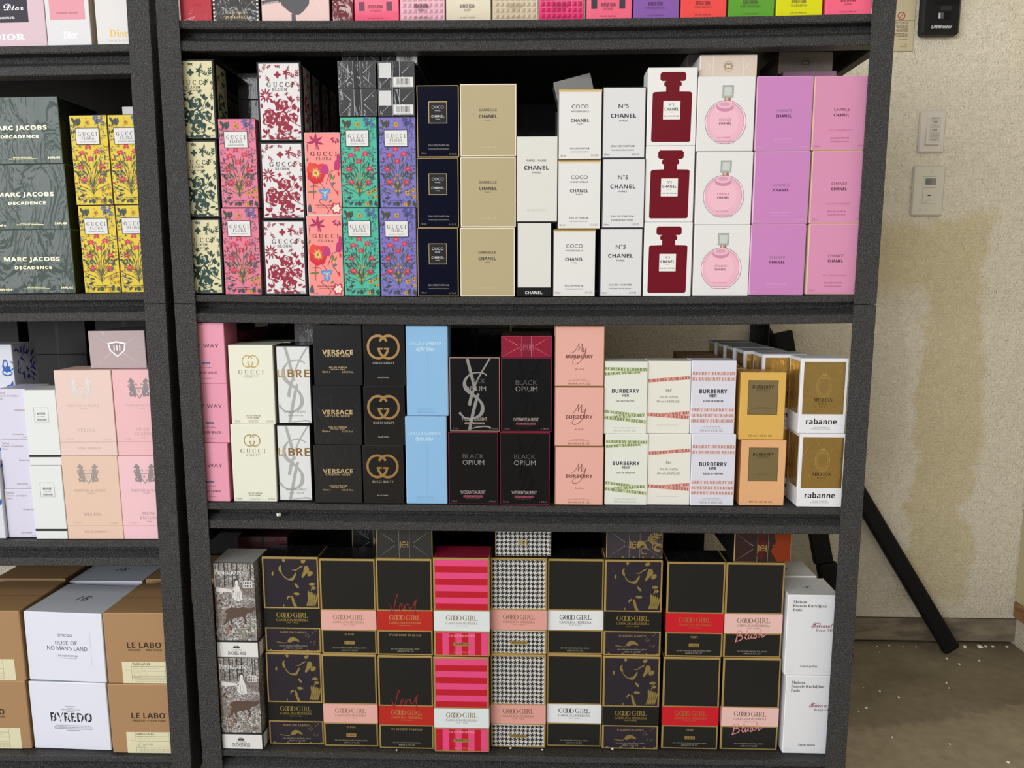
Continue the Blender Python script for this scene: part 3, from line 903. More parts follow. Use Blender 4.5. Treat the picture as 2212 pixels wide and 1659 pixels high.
def cream_guilty():
    p = Carton(.080, .1438, .06, (325, 785, 180, 957), 'e3e3d2', 'c9c7b4', edge='ecebdf', rough=.42)
    g = foil('a58b4a')
    gg_logo(p, 549, 340, 176, 122, 9, g, None)
    m = foil('7f7550')
    p.text('GUCCI', 'R', 552, 465, 262, 41, m, sp=1.6, bold=.004); p.text('GUILTY', 'R', 550, 497, 152, 22, m, sp=1.3, bold=.004)
    p.text('EAU DE PARFUM', 'G', 553, 880, 150, 14, m, bold=.015, res=1); p.text('POUR FEMME', 'G', 553, 902, 124, 14, m, bold=.015, res=1)
    p.text('VAPORISATEUR', 'G', 553, 924, 102, 7, m, res=1); p.text('NATURAL SPRAY', 'G', 553, 939, 102, 7, m, res=1)
    p.text('e 90 ml', 'N', 380, 938, 66, 20, m, res=1); p.text('3.0 FL.OZ', 'N', 726, 938, 70, 20, m, res=1)
    return p
def monogram(p, fx, fy, m, wide=1.0):
    """a tall interlaced script monogram, laid out on a 425-848 by 365-972 field"""
    def S(pts, w):
        p.stroke('emblem', [(fx(x), fy(y)) for x, y in pts], [q * wide for q in w], m)
    S([(575, 378), (605, 490), (642, 640)], [24, 26, 22])
    S([(765, 378), (700, 480), (648, 575), (620, 660)], [14, 14, 14, 20])
    S([(620, 640), (604, 700), (590, 756)], [26, 27, 28])
    S([(738, 515), (720, 498), (668, 489), (604, 502), (560, 545), (552, 590), (572, 632), (620, 668), (668, 706), (698, 748), (702, 795), (684, 832), (640, 858), (585, 866), (540, 850), (505, 815)],
      [10, 11, 10, 12, 22, 30, 32, 26, 20, 26, 32, 28, 16, 10, 12, 22])
    S([(668, 660), (640, 750), (612, 860), (590, 960)], [22, 27, 27, 24])
    S([(592, 952), (660, 935), (740, 930), (775, 945)], [6, 10, 12, 10])
def libre():
    p = Carton(.063, .1435, .06, (790, 1148, 180, 952), '17181a', '141416', rough=.3)
    p.box('front_label', 802, 193, 1136, 941, card('dcdddd', .4))
    g = ink('a9aaab')
    monogram(p, lambda x: max(804, min(1134, 805 + (x - 505) * 1.217)), lambda y: max(195, min(939, 335 + (y - 495) * 1.343)), g, 1.25)
    for i, (t, x0, x1, c) in enumerate((('L', 804, 850, 'b08e4e'), ('I', 866, 884, 'b08e4e'), ('B', 908, 975, '8a6a38'), ('R', 992, 1062, '8a6a38'), ('E', 1078, 1134, '8a6a38'))):
        p.text(t, 'B', (x0 + x1) / 2, 493, x1 - x0, 78, foil(c))
    k = ink('77777a')
    p.text('YVESSAINTLAURENT', 'G', 968, 845, 235, 26, k, bold=.004, n='lettering#9'); p.text('EAU DE PARFUM', 'G', 972, 875, 155, 13, k, bold=.012, n='lettering#9', res=1)
    return p
def crystal():
    p = Carton(.0862, .1078, .055, (1172, 1652, 350, 990), '1c1b1d', '19181a', edge='302f31', rough=.22, wrap=.38)
    g = foil('c9b083')
    p.text('VERSACE', 'B', 1412, 658, 305, 47, g); p.text('CRYSTAL NOIR', 'N', 1412, 685, 252, 21, g, bold=.01)
    p.text('EAU DE PARFUM', 'N', 1412, 805, 178, 17, g, bold=.01, res=1); p.text('NATURAL SPRAY', 'N', 1412, 824, 145, 13, g, bold=.01, res=1)
    p.text('90ml e', 'N', 1293, 853, 80, 18, g, bold=.01, res=1); p.text('3.0 US fl.oz.', 'N', 1508, 853, 116, 18, g, bold=.01, res=1)
    return p
def black_guilty():
    p = Carton(.0735, .1078, .055, (1650, 2082, 390, 992), '171617', '151515', edge='3a3836', rough=.22, wrap=.3)
    g = foil('a88350')
    gg_logo(p, 1860, 605, 346, 250, 25, g, None)
    s = ink('b8b0a2')
    p.text('GUCCI GUILTY', 'G', 1860, 773, 228, 20, s, bold=.008, sp=1.2); p.text('Eau de Toilette', 'G', 1855, 914, 114, 13, s, bold=.01, res=1)
    return p
def light_blue():
    p = Carton(.0745, .1615, .05, (62, 402, 826, 1585), '8ab7de', '86a9c8', edge='a6cbe8', bevel=.0012, rough=.4, wrap=.05)
    w, dk = ink('c3dff0'), ink('6c96c0')
    p.text('DOLCE & GABBANA', 'G', 224, 983, 264, 26, w, bold=.004); p.text('light blue', 'I', 218, 1032, 146, 30, w, bold=.02, slant=.1)
    p.text('EAU DE TOILETTE', 'G', 218, 1532, 134, 10, dk, res=1); p.text('100ML 3.3 FL.OZ.', 'G', 218, 1556, 140, 10, dk, res=1)
    p.stroke('lettering', [(238, 1045), (236, 1500)], 1.6, ink('7fb0d8'), False)
    return p
def opium(edge, emb, words=True, badge='9c4a60'):
    p = Carton(.0900, .1337, .045, (412, 838, 985, 1590), '161617', '141415', edge=edge, bevel=.0013, rough=.2, wrap=.05)
    p.frame('border', 413, 986, 837, 1589, 6, edge)
    if emb: monogram(p, lambda x: x - 12, lambda y: max(992, min(1584, y + 618)), emb)
    a, b = ink('5c5a5a', .4), ink('8e8a88', .35)
    if words:
        p.text('BLACK', 'G', 625, 1205, 180, 38, a, bold=-.006); p.text('OPIUM', 'G', 625, 1258, 185, 40, b, bold=-.004)
    else:
        p.text('ACK', 'G', 661, 1195, 108, 38, a, bold=-.006); p.text('OPIUM', 'G', 627, 1258, 187, 40, b, bold=-.004)
    p.text('YVESSAINTLAURENT', 'G', 620, 1502, 216, 28, ink('a8a09c'), bold=.004)
    p.box('front_label', 538, 1514, 706, 1531, ink(badge)); p.text('EAU DE PARFUM', 'B', 622, 1528, 158, 11, ink('3a1c22'), res=1)
    p.text('NATURAL SPRAY', 'N', 622, 1546, 116, 7, ink('6a4a50'), res=1)
    k = ink('7d6a6a')
    p.text('1.6 oz', 'N', 462, 1572, 48, 15, k, res=1); p.text('e 90ml', 'N', 782, 1572, 70, 15, k, res=1)
    return p
def my_blush():
    p = Carton(.0873, .1078, .05, (1306, 1707, 1098, 1585), 'e0aa9e', 'd6a090', edge=foil('b98f62'), bevel=.0012, rough=.45)
    p.frame('border', 1307, 1099, 1706, 1584, 5, foil('b98f62'))
    b = ink('6e3f37')
    S = lambda q, w: p.stroke('lettering', q, w, b)
    S([(1440, 1306), (1452, 1312), (1472, 1296), (1492, 1262), (1502, 1238), (1498, 1300)], [2, 3, 4, 4, 3, 5])
    S([(1498, 1300), (1512, 1268), (1528, 1246), (1524, 1300), (1534, 1306)], [3, 3, 4, 5, 3])
    S([(1538, 1276), (1536, 1300), (1545, 1308), (1558, 1280)], [4, 5, 3, 3])
    S([(1560, 1272), (1548, 1330), (1520, 1378), (1484, 1404), (1458, 1404), (1450, 1388), (1470, 1362), (1520, 1336), (1562, 1316)], [5, 4, 4, 4, 4, 3, 3, 3, 2])
    p.text('BURBERRY', 'B', 1507, 1358, 218, 29, b); p.text('BLUSH', 'G', 1508, 1452, 68, 12, b, bold=.012, sp=1.2)
    p.text('EAU DE PARFUM', 'N', 1507, 1531, 92, 6, b, res=1); p.text('NATURAL SPRAY VAPORISATEUR', 'N', 1507, 1544, 182, 7, b, res=1); p.text('90 ml e 3.0 FL. OZ.', 'N', 1507, 1569, 182, 14, b, bold=.008, res=1)
    return p
def tape(p, x0, y0, x1, y1, w, t, m, tm, cap, a=0, b=1):
    """a printed ribbon with serif capitals on it"""
    p.tapes = getattr(p, 'tapes', 0) + 1
    n = 'printed_tape#%d' % p.tapes
    p.stroke(n, [(x0, y0), (x1, y1)], w, m, False)
    ang = math.degrees(math.atan2(-(y1 - y0), x1 - x0))
    k = math.hypot(x1 - x0, y1 - y0) * .985
    mx, my = (x0 + x1) / 2, (y0 + y1) / 2
    p.text(t, 'S', mx + cap / 2 * math.sin(math.radians(ang)) * -1 * -1, my + cap / 2 * math.cos(math.radians(ang)), k, cap, tm, rot=ang, n=n, res=1)
def her_green():
    p = Carton(.0762, .1303, .05, (65, 421, 157, 742), 'dddfd6', 'd3d5cd', edge='e6e7e1', rough=.42, wrap=.04)
    g, t, d = ink('c6d3a4'), ink('3f4a36'), ink('1c2238')
    tape(p, 67, 258, 360, 238, 28, 'RBERRY BURBERR', g, t, 21); tape(p, 67, 216, 419, 222, 30, 'BURBERRY BURBERRY', g, t, 24)
    tape(p, 67, 558, 330, 588, 28, 'RY BURBERRY BU', g, t, 21); tape(p, 120, 610, 405, 586, 28, 'ERRY BURBERRY', g, t, 22); tape(p, 67, 608, 419, 645, 30, 'BURBERRY BURBERRY', g, t, 24)
    p.text('BURBERRY', 'B', 240, 410, 225, 30, d); p.text('HER', 'N', 240, 440, 58, 22, d, bold=.02); p.text('EAU DE TOILETTE', 'N', 238, 481, 150, 12, d, bold=.02, res=1)
    k = ink('9fa09c')
    p.text('NATURAL SPRAY VAPORISATEUR', 'N', 238, 696, 182, 7, k, res=1); p.text('100 ml e 3.3 FL. OZ.', 'N', 238, 723, 190, 15, k, res=1)
    return p
def her_cream():
    p = Carton(.0762, .1305, .05, (425, 783, 149, 741), 'e0ded5', 'd3d1c8', edge='e9e7e0', rough=.42, wrap=.04)
    g, t, d = ink('e2a598'), ink('7c3c34'), ink('3c3a38')
    tape(p, 428, 309, 778, 282, 30, 'URBERRY BURBERRY', g, t, 24); tape(p, 520, 588, 778, 568, 28, 'URBERRY BU', g, t, 21); tape(p, 428, 582, 778, 608, 31, 'URBERRY BURBERRY', g, t, 24)
    p.text('Her', 'M', 601, 398, 50, 25, d); p.text('Eau de Parfum', 'M', 601, 450, 152, 18, d, res=1); p.text('100 ml e 3.3 FL.OZ.', 'I', 601, 485, 192, 18, d, bold=.006, res=1)
    p.text('NATURAL SPRAY VAPORISATEUR', 'N', 596, 673, 178, 5, ink('a9a59a'), res=1)
    return p
def elixir():
    p = Carton(.0778, .131, .05, (787, 1157, 151, 748), 'd6d6e2', 'c9c9d4', edge='e2e2ec', rough=.4, wrap=.04)
    g, t, d = ink('e2c8c8'), ink('9c6f68'), ink('16161c')
    for y, s in ((252, 'RBERRY BURBERRY'), (298, 'RY BURBERRY BURBE'), (550, 'ERRY BURBERRY BU'), (596, 'BURBERRY BURBERR'), (640, 'RBERRY BURBERRY')):
        tape(p, 789, y, 1155, y + 1, 30, s, g, t, 25)
    p.text('BURBERRY', 'B', 970, 415, 232, 32, d); p.text('HER', 'N', 970, 446, 60, 23, d, bold=.03); p.text('ELIXIR DE PARFUM', 'N', 972, 485, 165, 13, d, bold=.03, res=1)
    k = ink('77757c')
    p.text('EAU DE PARFUM INTENSE', 'N', 965, 691, 142, 7, k, res=1); p.text('NATURAL SPRAY VAPORISATEUR', 'N', 965, 704, 182, 7, k, res=1); p.text('100 ml e 3.3 FL. OZ.', 'N', 965, 729, 200, 17, k, bold=.006, res=1)
    return p
def goddess(face, side):
    p = Carton(.0795, .1207, .05, (1205, 1582, 202, 744), face, side, rough=.4, wrap=.05)
    p.box('front_label', 1270, 265, 1518, 541, foil('4a3a1c')); p.box('front_label', 1273, 268, 1515, 538, card('9a8860', .28, .3, .6))
    d = ink('2e2412')
    p.text('BURBERRY', 'B', 1393, 330, 175, 24, d); p.text('GODDESS', 'N', 1393, 353, 108, 15, d)
    p.text('EAU DE PARFUM', 'N', 1393, 484, 90, 5, d, n='lettering#9', res=1); p.text('NATURAL SPRAY VAPORISATEUR', 'N', 1393, 493, 182, 6, d, n='lettering#9', res=1); p.text('100 ml e 3.3 FL. OZ.', 'N', 1386, 720, 200, 15, ink('4a3a20'), bold=.006, res=1)
    return p
def million():
    p = Carton(.082, .1335, .06, (1690, 2080, 160, 772), 'e2e2e6', 'dcdce0', rough=.4)
    au = card('c8a45a', .24, .55, .8)
    p.box('gold_panel', 1715, 188, 2056, 614, au)
    g = foil('c2a45a')
    p.ring('emblem', 1885, 382, 60, 90, 5, g); p.ring('emblem', 1885, 382, 46, 72, 4, g)
    p.poly('emblem', [(1864, 290), (1874, 280), (1880, 288), (1885, 278), (1890, 288), (1897, 280), (1906, 291), (1900, 300), (1870, 300)], g)
    p.stroke('emblem', [(1862, 325), (1872, 318), (1885, 326), (1897, 318), (1908, 325)], 5, g)
    d = ink('2c1f10')
    p.text('MILLION', 'S', 1885, 510, 155, 27, d); p.text('GOLD', 'N', 1883, 535, 70, 17, d); p.text('FOR HER', 'N', 1883, 557, 60, 8, d, res=1)
    p.text('rabanne', 'B', 1880, 697, 255, 45, ink('241a17')); k = ink('6a6a6e')
    p.text('EAU DE PARFUM', 'N', 1880, 726, 122, 7, k, res=1); p.text('RECHARGEABLE • REFILLABLE', 'N', 1880, 739, 160, 6, k, res=1)
    z = lambda y: (772 - y) / 612 * .1335
    p.left('side_panel', [(.006, z(614)), (.054, z(614)), (.054, z(188)), (.006, z(188))][::-1], au)
    return p
# fourth shelf
def woodland():
    """grey woodland engraving round the box: a pale seated lady, a walking fox, foliage; white foot band"""
    w, h = .078, .1862
    m, nt, b = new_mat('woodland_engraving')
    mp = obj_coords(nt, False, (1.0, 1.0, 1.15))
    n1 = nd(nt, 'ShaderNodeTexNoise'); n1.inputs['Scale'].default_value = 110; n1.inputs['Detail'].default_value = 4; n1.inputs['Distortion'].default_value = 3.5
    n2 = nd(nt, 'ShaderNodeTexNoise'); n2.inputs['Scale'].default_value = 22; n2.inputs['Detail'].default_value = 2
    nt.links.new(mp.outputs[0], n1.inputs['Vector']); nt.links.new(mp.outputs[0], n2.inputs['Vector'])
    r = nd(nt, 'ShaderNodeValToRGB')
    r.color_ramp.elements[0].position = .42; r.color_ramp.elements[0].color = lin('4e4a48')
    r.color_ramp.elements[1].position = .60; r.color_ramp.elements[1].color = lin('c9c5c1')
    nt.links.new(n1.outputs[0], r.inputs[0])
    mx = nd(nt, 'ShaderNodeMix', data_type='RGBA'); mx.inputs['B'].default_value = lin('6b5f58')
    mr = nd(nt, 'ShaderNodeMapRange'); mr.inputs[1].default_value = .45; mr.inputs[2].default_value = .6; mr.inputs[4].default_value = .7
    nt.links.new(n2.outputs[0], mr.inputs[0]); nt.links.new(mr.outputs[0], mx.inputs['Factor']); nt.links.new(r.outputs[0], mx.inputs['A'])
    nt.links.new(mx.outputs['Result'], b.inputs['Base Color'])
    b.inputs['Roughness'].default_value = .4
    b.inputs['Coat Weight'].default_value = .5; b.inputs['Coat Roughness'].default_value = .1
    bp = nd(nt, 'ShaderNodeBump'); bp.inputs['Strength'].default_value = .25; bp.inputs['Distance'].default_value = .002
    nt.links.new(n2.outputs[0], bp.inputs['Height']); nt.links.new(bp.outputs[0], b.inputs['Coat Normal'])
    p = Carton(w, h, .075, (88, 520, 378, 1252), m, m, edge='3a3836', rough=.4, top='a3a19e')
    n = 'woodland_print'
    R = random.Random(9)
    pale, dk, fx = ink('d8d5d2'), ink('3d3a39'), ink('5c4a40')
    for i in range(9):
        x = 105 + i * 48 + R.uniform(-10, 10)
        p.stroke(n, [(x, 385), (x + R.uniform(-6, 6), 480), (x + R.uniform(-4, 4), 600)], R.uniform(4, 12), R.choice((pale, dk, dk)))
    p.box(n, 392, 545, 492, 605, pale)
    for k in range(5): p.box(n, 398 + k * 18, 552, 408 + k * 18, 570, dk); p.box(n, 398 + k * 18, 580, 408 + k * 18, 600, dk)
    # lady
    p.ell(n, 328, 545, 26, 26, dk, 18); p.ell(n, 330, 560, 18, 24, pale, 16)
    p.poly(n, [(318, 580), (346, 580), (362, 610), (378, 660), (385, 715), (340, 730), (300, 715), (275, 690), (300, 640), (306, 600)], pale)
    p.stroke(n, [(306, 615), (270, 640), (300, 665)], [12, 10, 7], pale); p.stroke(n, [(352, 612), (356, 655), (318, 668)], [12, 10, 6], pale)
    for x0 in (318, 335, 352): p.stroke(n, [(x0, 640), (x0 - 4, 680), (x0 + 4, 715)], 3, dk)
    p.poly(n, [(108, 600), (270, 622), (285, 640), (150, 650), (108, 640)], pale)
    # fox
    p.poly(n, [(185, 835), (215, 800), (260, 788), (330, 792), (390, 786), (440, 795), (500, 782), (515, 805), (470, 835), (420, 845), (405, 870), (415, 910), (400, 945), (386, 945), (392, 905), (370, 875), (300, 885), (262, 900), (262, 945), (246, 945), (236, 895), (212, 925), (185, 950), (165, 950), (190, 915), (205, 875), (172, 870), (158, 856)], fx)
    p.ell(n, 190, 850, 22, 16, ink('8a7c60'), 14); leaf(p, n, 196, 838, 22, 12, 100, fx); leaf(p, n, 212, 834, 22, 12, 70, fx)
    for i in range(26):
        sprig(p, n, R.uniform(110, 500), R.uniform(990, 1085), R.uniform(30, 60), R.uniform(60, 120), R.choice((ink('8a8468'), dk, pale, ink('9a6a62'))), R, 3, 3, .4)
    for i in range(16):
        petals(p, n, R.uniform(105, 250), R.uniform(660, 780), R.uniform(8, 16), 5, R.choice((ink('96606a'), dk, ink('8a7c60'))), 90, .6)
    for i in range(24):
        x, y = R.uniform(100, 480), R.uniform(960, 1080)
        p.stroke(n, [(x, y), (x + 20, y + R.uniform(-4, 4)), (x + 46, y + R.uniform(-6, 6))], [1, 4, 1], R.choice((pale, dk)))
    p.box('base_band', 89, 1094, 519, 1112, ink('2a2828')); p.box('base_band', 89, 1112, 519, 1251, ink('dcdbd8'))
    zz = lambda y: (1252 - y) / 874 * h
    p.right('base_band', [(.001, .001), (.074, .001), (.074, zz(1112)), (.001, zz(1112))], ink('dcdbd8')); p.right('base_band', [(.001, zz(1112)), (.074, zz(1112)), (.074, zz(1094)), (.001, zz(1094))], ink('2a2828'))
    p.text("ENHALIGON'S", 'S', 276, 483, 272, 32, ink('ecebe8')); p.text('P', 'S', 119, 484, 30, 44, ink('ecebe8'))
    d = ink('33312f')
    for k in range(-3, 4): leaf(p, 'emblem', 292 + k * 4, 1166, 30, 9, 90 - k * 24, d)
    p.box('emblem', 262, 1164, 322, 1170, d)
    p.text('THE COVETED', 'N', 294, 1191, 110, 13, d, res=1); p.text('DUCHESS ROSE', 'B', 294, 1231, 186, 33, d)
    p.top_folds(ink('c9c7c4', .2))
    return p
_HT = None
def houndstooth(p, n, x0, y0, x1, y1, cell, m):
    """black checks over an off-white ground: two-and-two twill, four dark and four light threads"""
    q = cell / 8
    vs, fs = [], []
    y = y0
    j = 0
    while y < y1 - .1:
        i, x = 0, x0
        run = None
        k = int((x1 - x0) / q + .5)
        for i in range(k + 1):
            on = False
            if i < k:
                warp_on_top = (i + j) % 4 < 2
                on = (i % 8 < 4) if warp_on_top else (j % 8 < 4)
            if on and run is None: run = i
            if not on and run is not None:
                a, b2 = x0 + run * q, min(x1, x0 + i * q)
                c = len(vs)
                yb = min(y1, y + q)
                vs += [(a, y), (a, yb), (b2, yb), (b2, y)]
                fs.append((c, c + 1, c + 2, c + 3))
                run = None
        y += q
        j += 1
    p.poly(n, vs, m, fs)
def gold_blooms(p, n, x0, y0, x1, y1, lower):
    """gold flower and leaf shapes on a dark violet ground with thin line work"""
    g, ln = foil('a08c50', .4), ink('2d2932')
    fx = lambda x: x0 + (x - 578) / (1078 - 578) * (x1 - x0)
    fy = lambda y: y0 + (y - 335) / (775 - 335) * (y1 - y0)
    def Q(pts):
        k = len(pts)
        c = smooth_line([pts[-2], pts[-1]] + list(pts) + [pts[0], pts[1]], 3)[6:6 + 3 * k]
        p.poly(n, [(fx(a), fy(b)) for a, b in c], g)
    if not lower:
        for k in range(9):
            x = 590 + k * 52
            p.stroke(n, [(fx(x), fy(360 + (k % 3) * 40)), (fx(x), fy(520 + (k % 2) * 60)), (fx(x + 30), fy(600 + (k % 4) * 40))], 3, ln, False)
            p.stroke(n, [(fx(585 + k * 12), fy(560 + k * 24)), (fx(760 + k * 10), fy(660 + k * 14))], 3, ln, False)
        Q([(755, 337), (775, 335), (784, 348), (770, 362), (758, 355)])
        Q([(730, 395), (742, 392), (738, 420), (748, 452), (738, 462), (722, 445), (718, 418)])
        Q([(648, 465), (662, 448), (668, 470), (655, 490)]); Q([(653, 478), (660, 478), (657, 492)])
        Q([(745, 462), (770, 492), (800, 512), (840, 505), (862, 480), (880, 455), (885, 470), (868, 505), (850, 528), (815, 528), (778, 512), (750, 482)])
        Q([(840, 432), (880, 430), (915, 405), (950, 392), (945, 402), (910, 420), (880, 440)])
        Q([(935, 345), (975, 338), (968, 365), (940, 370)]); Q([(965, 400), (1000, 402), (1008, 440), (985, 462), (960, 490), (942, 505), (935, 488), (950, 455)])
        Q([(1000, 450), (1035, 442), (1040, 470), (1010, 490), (990, 478)])
        Q([(862, 560), (880, 560), (905, 592), (890, 598), (872, 580)])
        Q([(850, 648), (880, 638), (912, 650), (900, 662), (870, 664)]); Q([(830, 668), (850, 690), (862, 735), (880, 772), (856, 775), (838, 740), (830, 700)])
        Q([(785, 685), (808, 668), (822, 680), (800, 690), (790, 708)]); Q([(745, 770), (752, 748), (758, 766)])
        Q([(1000, 560), (1030, 545), (1060, 560), (1040, 575), (1010, 572)]); Q([(1020, 590), (1052, 582), (1066, 600), (1040, 612)]); Q([(1015, 610), (1030, 608), (1025, 625)])
        for k in range(5):
            Q([(985 + k * 20, 640 + k * 8), (1000 + k * 20, 625 + k * 6), (1005 + k * 18, 690), (985 + k * 18, 755), (970 + k * 18, 758), (988 + k * 18, 700)])
    else:
        fx = lambda x: x0 + (x - 595) / (1085 - 595) * (x1 - x0)
        fy = lambda y: y0 + (y - 992) / (1188 - 992) * (y1 - y0)
        Q([(785, 1105), (800, 1078), (830, 1062), (870, 1072), (900, 1100), (885, 1105), (850, 1094), (815, 1112)]); Q([(680, 1105), (760, 1115), (782, 1108), (765, 1122), (700, 1114)])
        for x, y in ((965, 1050), (980, 1035), (998, 1050), (985, 1062), (1030, 1020), (1055, 1002), (1010, 1105), (1035, 1118), (1045, 1108), (880, 1135)):
            p.ring(n, fx(x), fy(y), 8, 7, 2.2, g, 20, 300, 10)
        for x in (610, 740, 850, 960, 1060): Q([(x, 1187), (x + 14, 1176), (x + 30, 1187)])
def heroine(kind):
    """tall gilt-edged carton: patterned upper panel, coloured name band, lower panel"""
    dims = {'garden': (.1075, .1895), 'blush_elixir': (.1055, .189), 'very': (.1055, .1905), 'stripe': (.105, .193), 'hound': (.106, .1905), 'white': (.106, .189), 'very_elixir': (.1075, .1875), 'blush': (.1085, .187)}
    w, h = dims[kind]
    body = {'garden': '2f2a31', 'stripe': 'd2466e', 'hound': 'd0cdc6'}.get(kind, '242422')
    gold = foil('cdb070', .3)
    p = Carton(w, h, .065, (1090, 1622, 335, 1225), body, '20201e', edge=gold, bevel=.0016, rough=.25, wrap=.05, top={'stripe': '8e2038'}.get(kind, '161616'))
    band, tx = {'garden': ('1f1f1d', 'b0964f'), 'blush_elixir': ('dfa9a0', 'a0846a'), 'very': ('b22c22', 'c9a06a'), 'stripe': ('d8dee0', '9d8a5c'), 'hound': ('d99c94', '9a7658'), 'white': ('dde0e2', '3f4644'), 'very_elixir': ('c4202a', 'b3844e'), 'blush': ('e3bab4', '8c7a68')}[kind]
    gd = foil('c0a262', .35)
    for f in (.0, ):
        for b_, t0, t1 in (('border', 341, 811), ('border#1', 991, 1219)):
            p.frame(b_, 1096, t0, 1616, t1, 11, gd)
    if kind == 'stripe':
        a, b2 = ink('de4a7e'), ink('b81c2c')
        for k in range(8): p.box('stripe_print', 1109, 352 + k * 56, 1603, 352 + (k + 1) * 56, a if k % 2 == 0 else b2)
        for k in range(8): p.box('stripe_print#1', 1109 + k * 61.75, 1010, 1109 + (k + 1) * 61.75, 1210, b2 if k % 2 == 0 else a)
    if kind == 'hound':
        k = ink('22242a')
        houndstooth(p, 'houndstooth_print', 1109, 353, 1603, 800, 41.2, k); houndstooth(p, 'houndstooth_print#1', 1109, 1008, 1603, 1210, 41.2, k)
    if kind == 'garden':
        gold_blooms(p, 'floral_print', 1110, 354, 1602, 798, False); gold_blooms(p, 'floral_print#1', 1110, 1010, 1602, 1208, True)
    bw = ink(band, .4)
    p.box('colour_band', 1091, 811, 1621, 991, bw)
    zz = lambda y: (1225 - y) / 890 * h
    p.left('colour_band', [(0, zz(991)), (0, zz(811)), (.065, zz(811)), (.065, zz(991))], bw); p.right('colour_band', [(0, zz(991)), (.065, zz(991)), (.065, zz(811)), (0, zz(811))], bw)
    t = foil(tx, .4) if kind != 'white' else ink(tx)
    k = 1357
    p.text('G', 'R', 1228, 895, 42, 44, t, bold=.008); p.text('O', 'R', 1274, 895, 46, 44, t, bold=.008); p.text('O', 'R', 1296, 895, 46, 44, t, bold=.008); p.text('D', 'R', 1334, 895, 42, 44, t, bold=.008)
    p.text('GIRL', 'R', 1437, 895, 142, 44, t, bold=.008)
    p.text('CAROLINA HERRERA', 'R', k, 930, 305, 20, t, bold=.01, res=1); p.text('NEW YORK', 'S', k, 950, 116, 9, t, sp=1.3, res=1)
    c = foil('b8a070', .4)
    lt = ink('a09a86')
    def low(a=None, plate=None, l1=None):
        if a: p.text(a, 'S', k, 1044, {'BLUSH': 88, 'VERY': 72, "IT'S SO GOOD TO BE BAD": 310, 'DAZZLING GARDEN': 252, 'COLLECTOR EDITION': 250}[a], 19, c if kind != 'stripe' else ink('e29a9e'), bold=-.004, res=1)
        if plate:
            q = 48 if plate == 'ELIXIR' else 80
            p.box('front_label', k - q, 1096, k + q, 1128, foil('b79a5a', .4)); p.text(plate, 'S', k, 1120, q * 1.7, 17, ink('2a2418'), res=1)
        if l1 is not None:
            p.text(l1, 'N', k, 1170, 20 * len(l1) / 2 if len(l1) < 30 else 320, 12, lt, res=1); p.text('e80ml 2.7 FL.OZ', 'N', k, 1192, 155, 13, lt, bold=.006, res=1)
    E1, E2 = 'EAU DE PARFUM ELIXIR NATURAL SPRAY', 'EAU DE PARFUM NATURAL SPRAY'
    if kind == 'blush_elixir': low('BLUSH', 'ELIXIR', E1)
    elif kind == 'very_elixir': low('VERY', 'ELIXIR', E1)
    elif kind == 'very':
        low("IT'S SO GOOD TO BE BAD", None, E2)
        r = ink('8a2c30', .35)
        S = lambda q, ww: p.stroke('script_lettering', q, ww, r)
        S([(1218, 752), (1228, 778), (1238, 830), (1246, 836)], [4, 8, 12, 9]); S([(1243, 836), (1256, 790), (1272, 720), (1284, 668), (1294, 664), (1290, 690)], [8, 8, 8, 8, 6, 4])
        S([(1300, 782), (1324, 770), (1336, 752), (1326, 744), (1308, 768), (1314, 800), (1336, 796), (1350, 776)], [4, 6, 6, 6, 8, 9, 7, 5])
        S([(1352, 752), (1358, 800)], [8, 9]); S([(1356, 790), (1366, 760), (1386, 746), (1392, 756)], [7, 7, 8, 8])
        S([(1402, 744), (1402, 776), (1414, 788), (1436, 766), (1452, 720)], [8, 9, 7, 6, 6]); S([(1472, 700), (1460, 745), (1456, 800), (1464, 838), (1456, 846), (1446, 830)], [7, 8, 10, 9, 7, 4]); S([(1446, 760), (1456, 730), (1470, 706)], [5, 6, 7])
    elif kind == 'stripe': low('COLLECTOR EDITION', 'COLORMANIA', '')
    elif kind == 'hound': low(None, 'TWEED TALK', None)
    elif kind == 'white': low(None, None, E2)
    elif kind == 'garden': low('DAZZLING GARDEN', None, E2)
    elif kind == 'blush':
        low(None, None, E2)
        r = ink('d68a8e', .4)
        o = 28
        S = lambda q, ww: p.stroke('script_lettering', [(a + o, b) for a, b in q], ww, r)
        S([(1188, 975), (1184, 1030), (1170, 1080)], [8, 10, 8]); S([(1178, 982), (1210, 968), (1226, 985), (1210, 1008), (1186, 1022), (1222, 1016), (1236, 1036), (1216, 1058), (1176, 1072)], [6, 8, 10, 8, 6, 8, 10, 8, 6])
        S([(1250, 1040), (1276, 1000), (1282, 968), (1270, 975), (1262, 1030), (1272, 1050), (1290, 1034)], [4, 7, 7, 7, 9, 8, 5]); S([(1292, 1008), (1290, 1040), (1304, 1042), (1320, 1004), (1318, 1036), (1332, 1036)], [7, 9, 8, 8, 9, 5])
        S([(1334, 1034), (1350, 1000), (1362, 1026), (1348, 1042), (1336, 1036), (1362, 1026)], [5, 8, 9, 8, 5, 4]); S([(1376, 1030), (1400, 985), (1402, 952), (1392, 962), (1384, 1030), (1400, 1000), (1412, 1004), (1416, 1028), (1440, 1008), (1462, 992)], [5, 7, 7, 7, 9, 8, 8, 8, 7, 3])
    p.top_folds(ink('3a3a3c', .2), .0006)
    return p
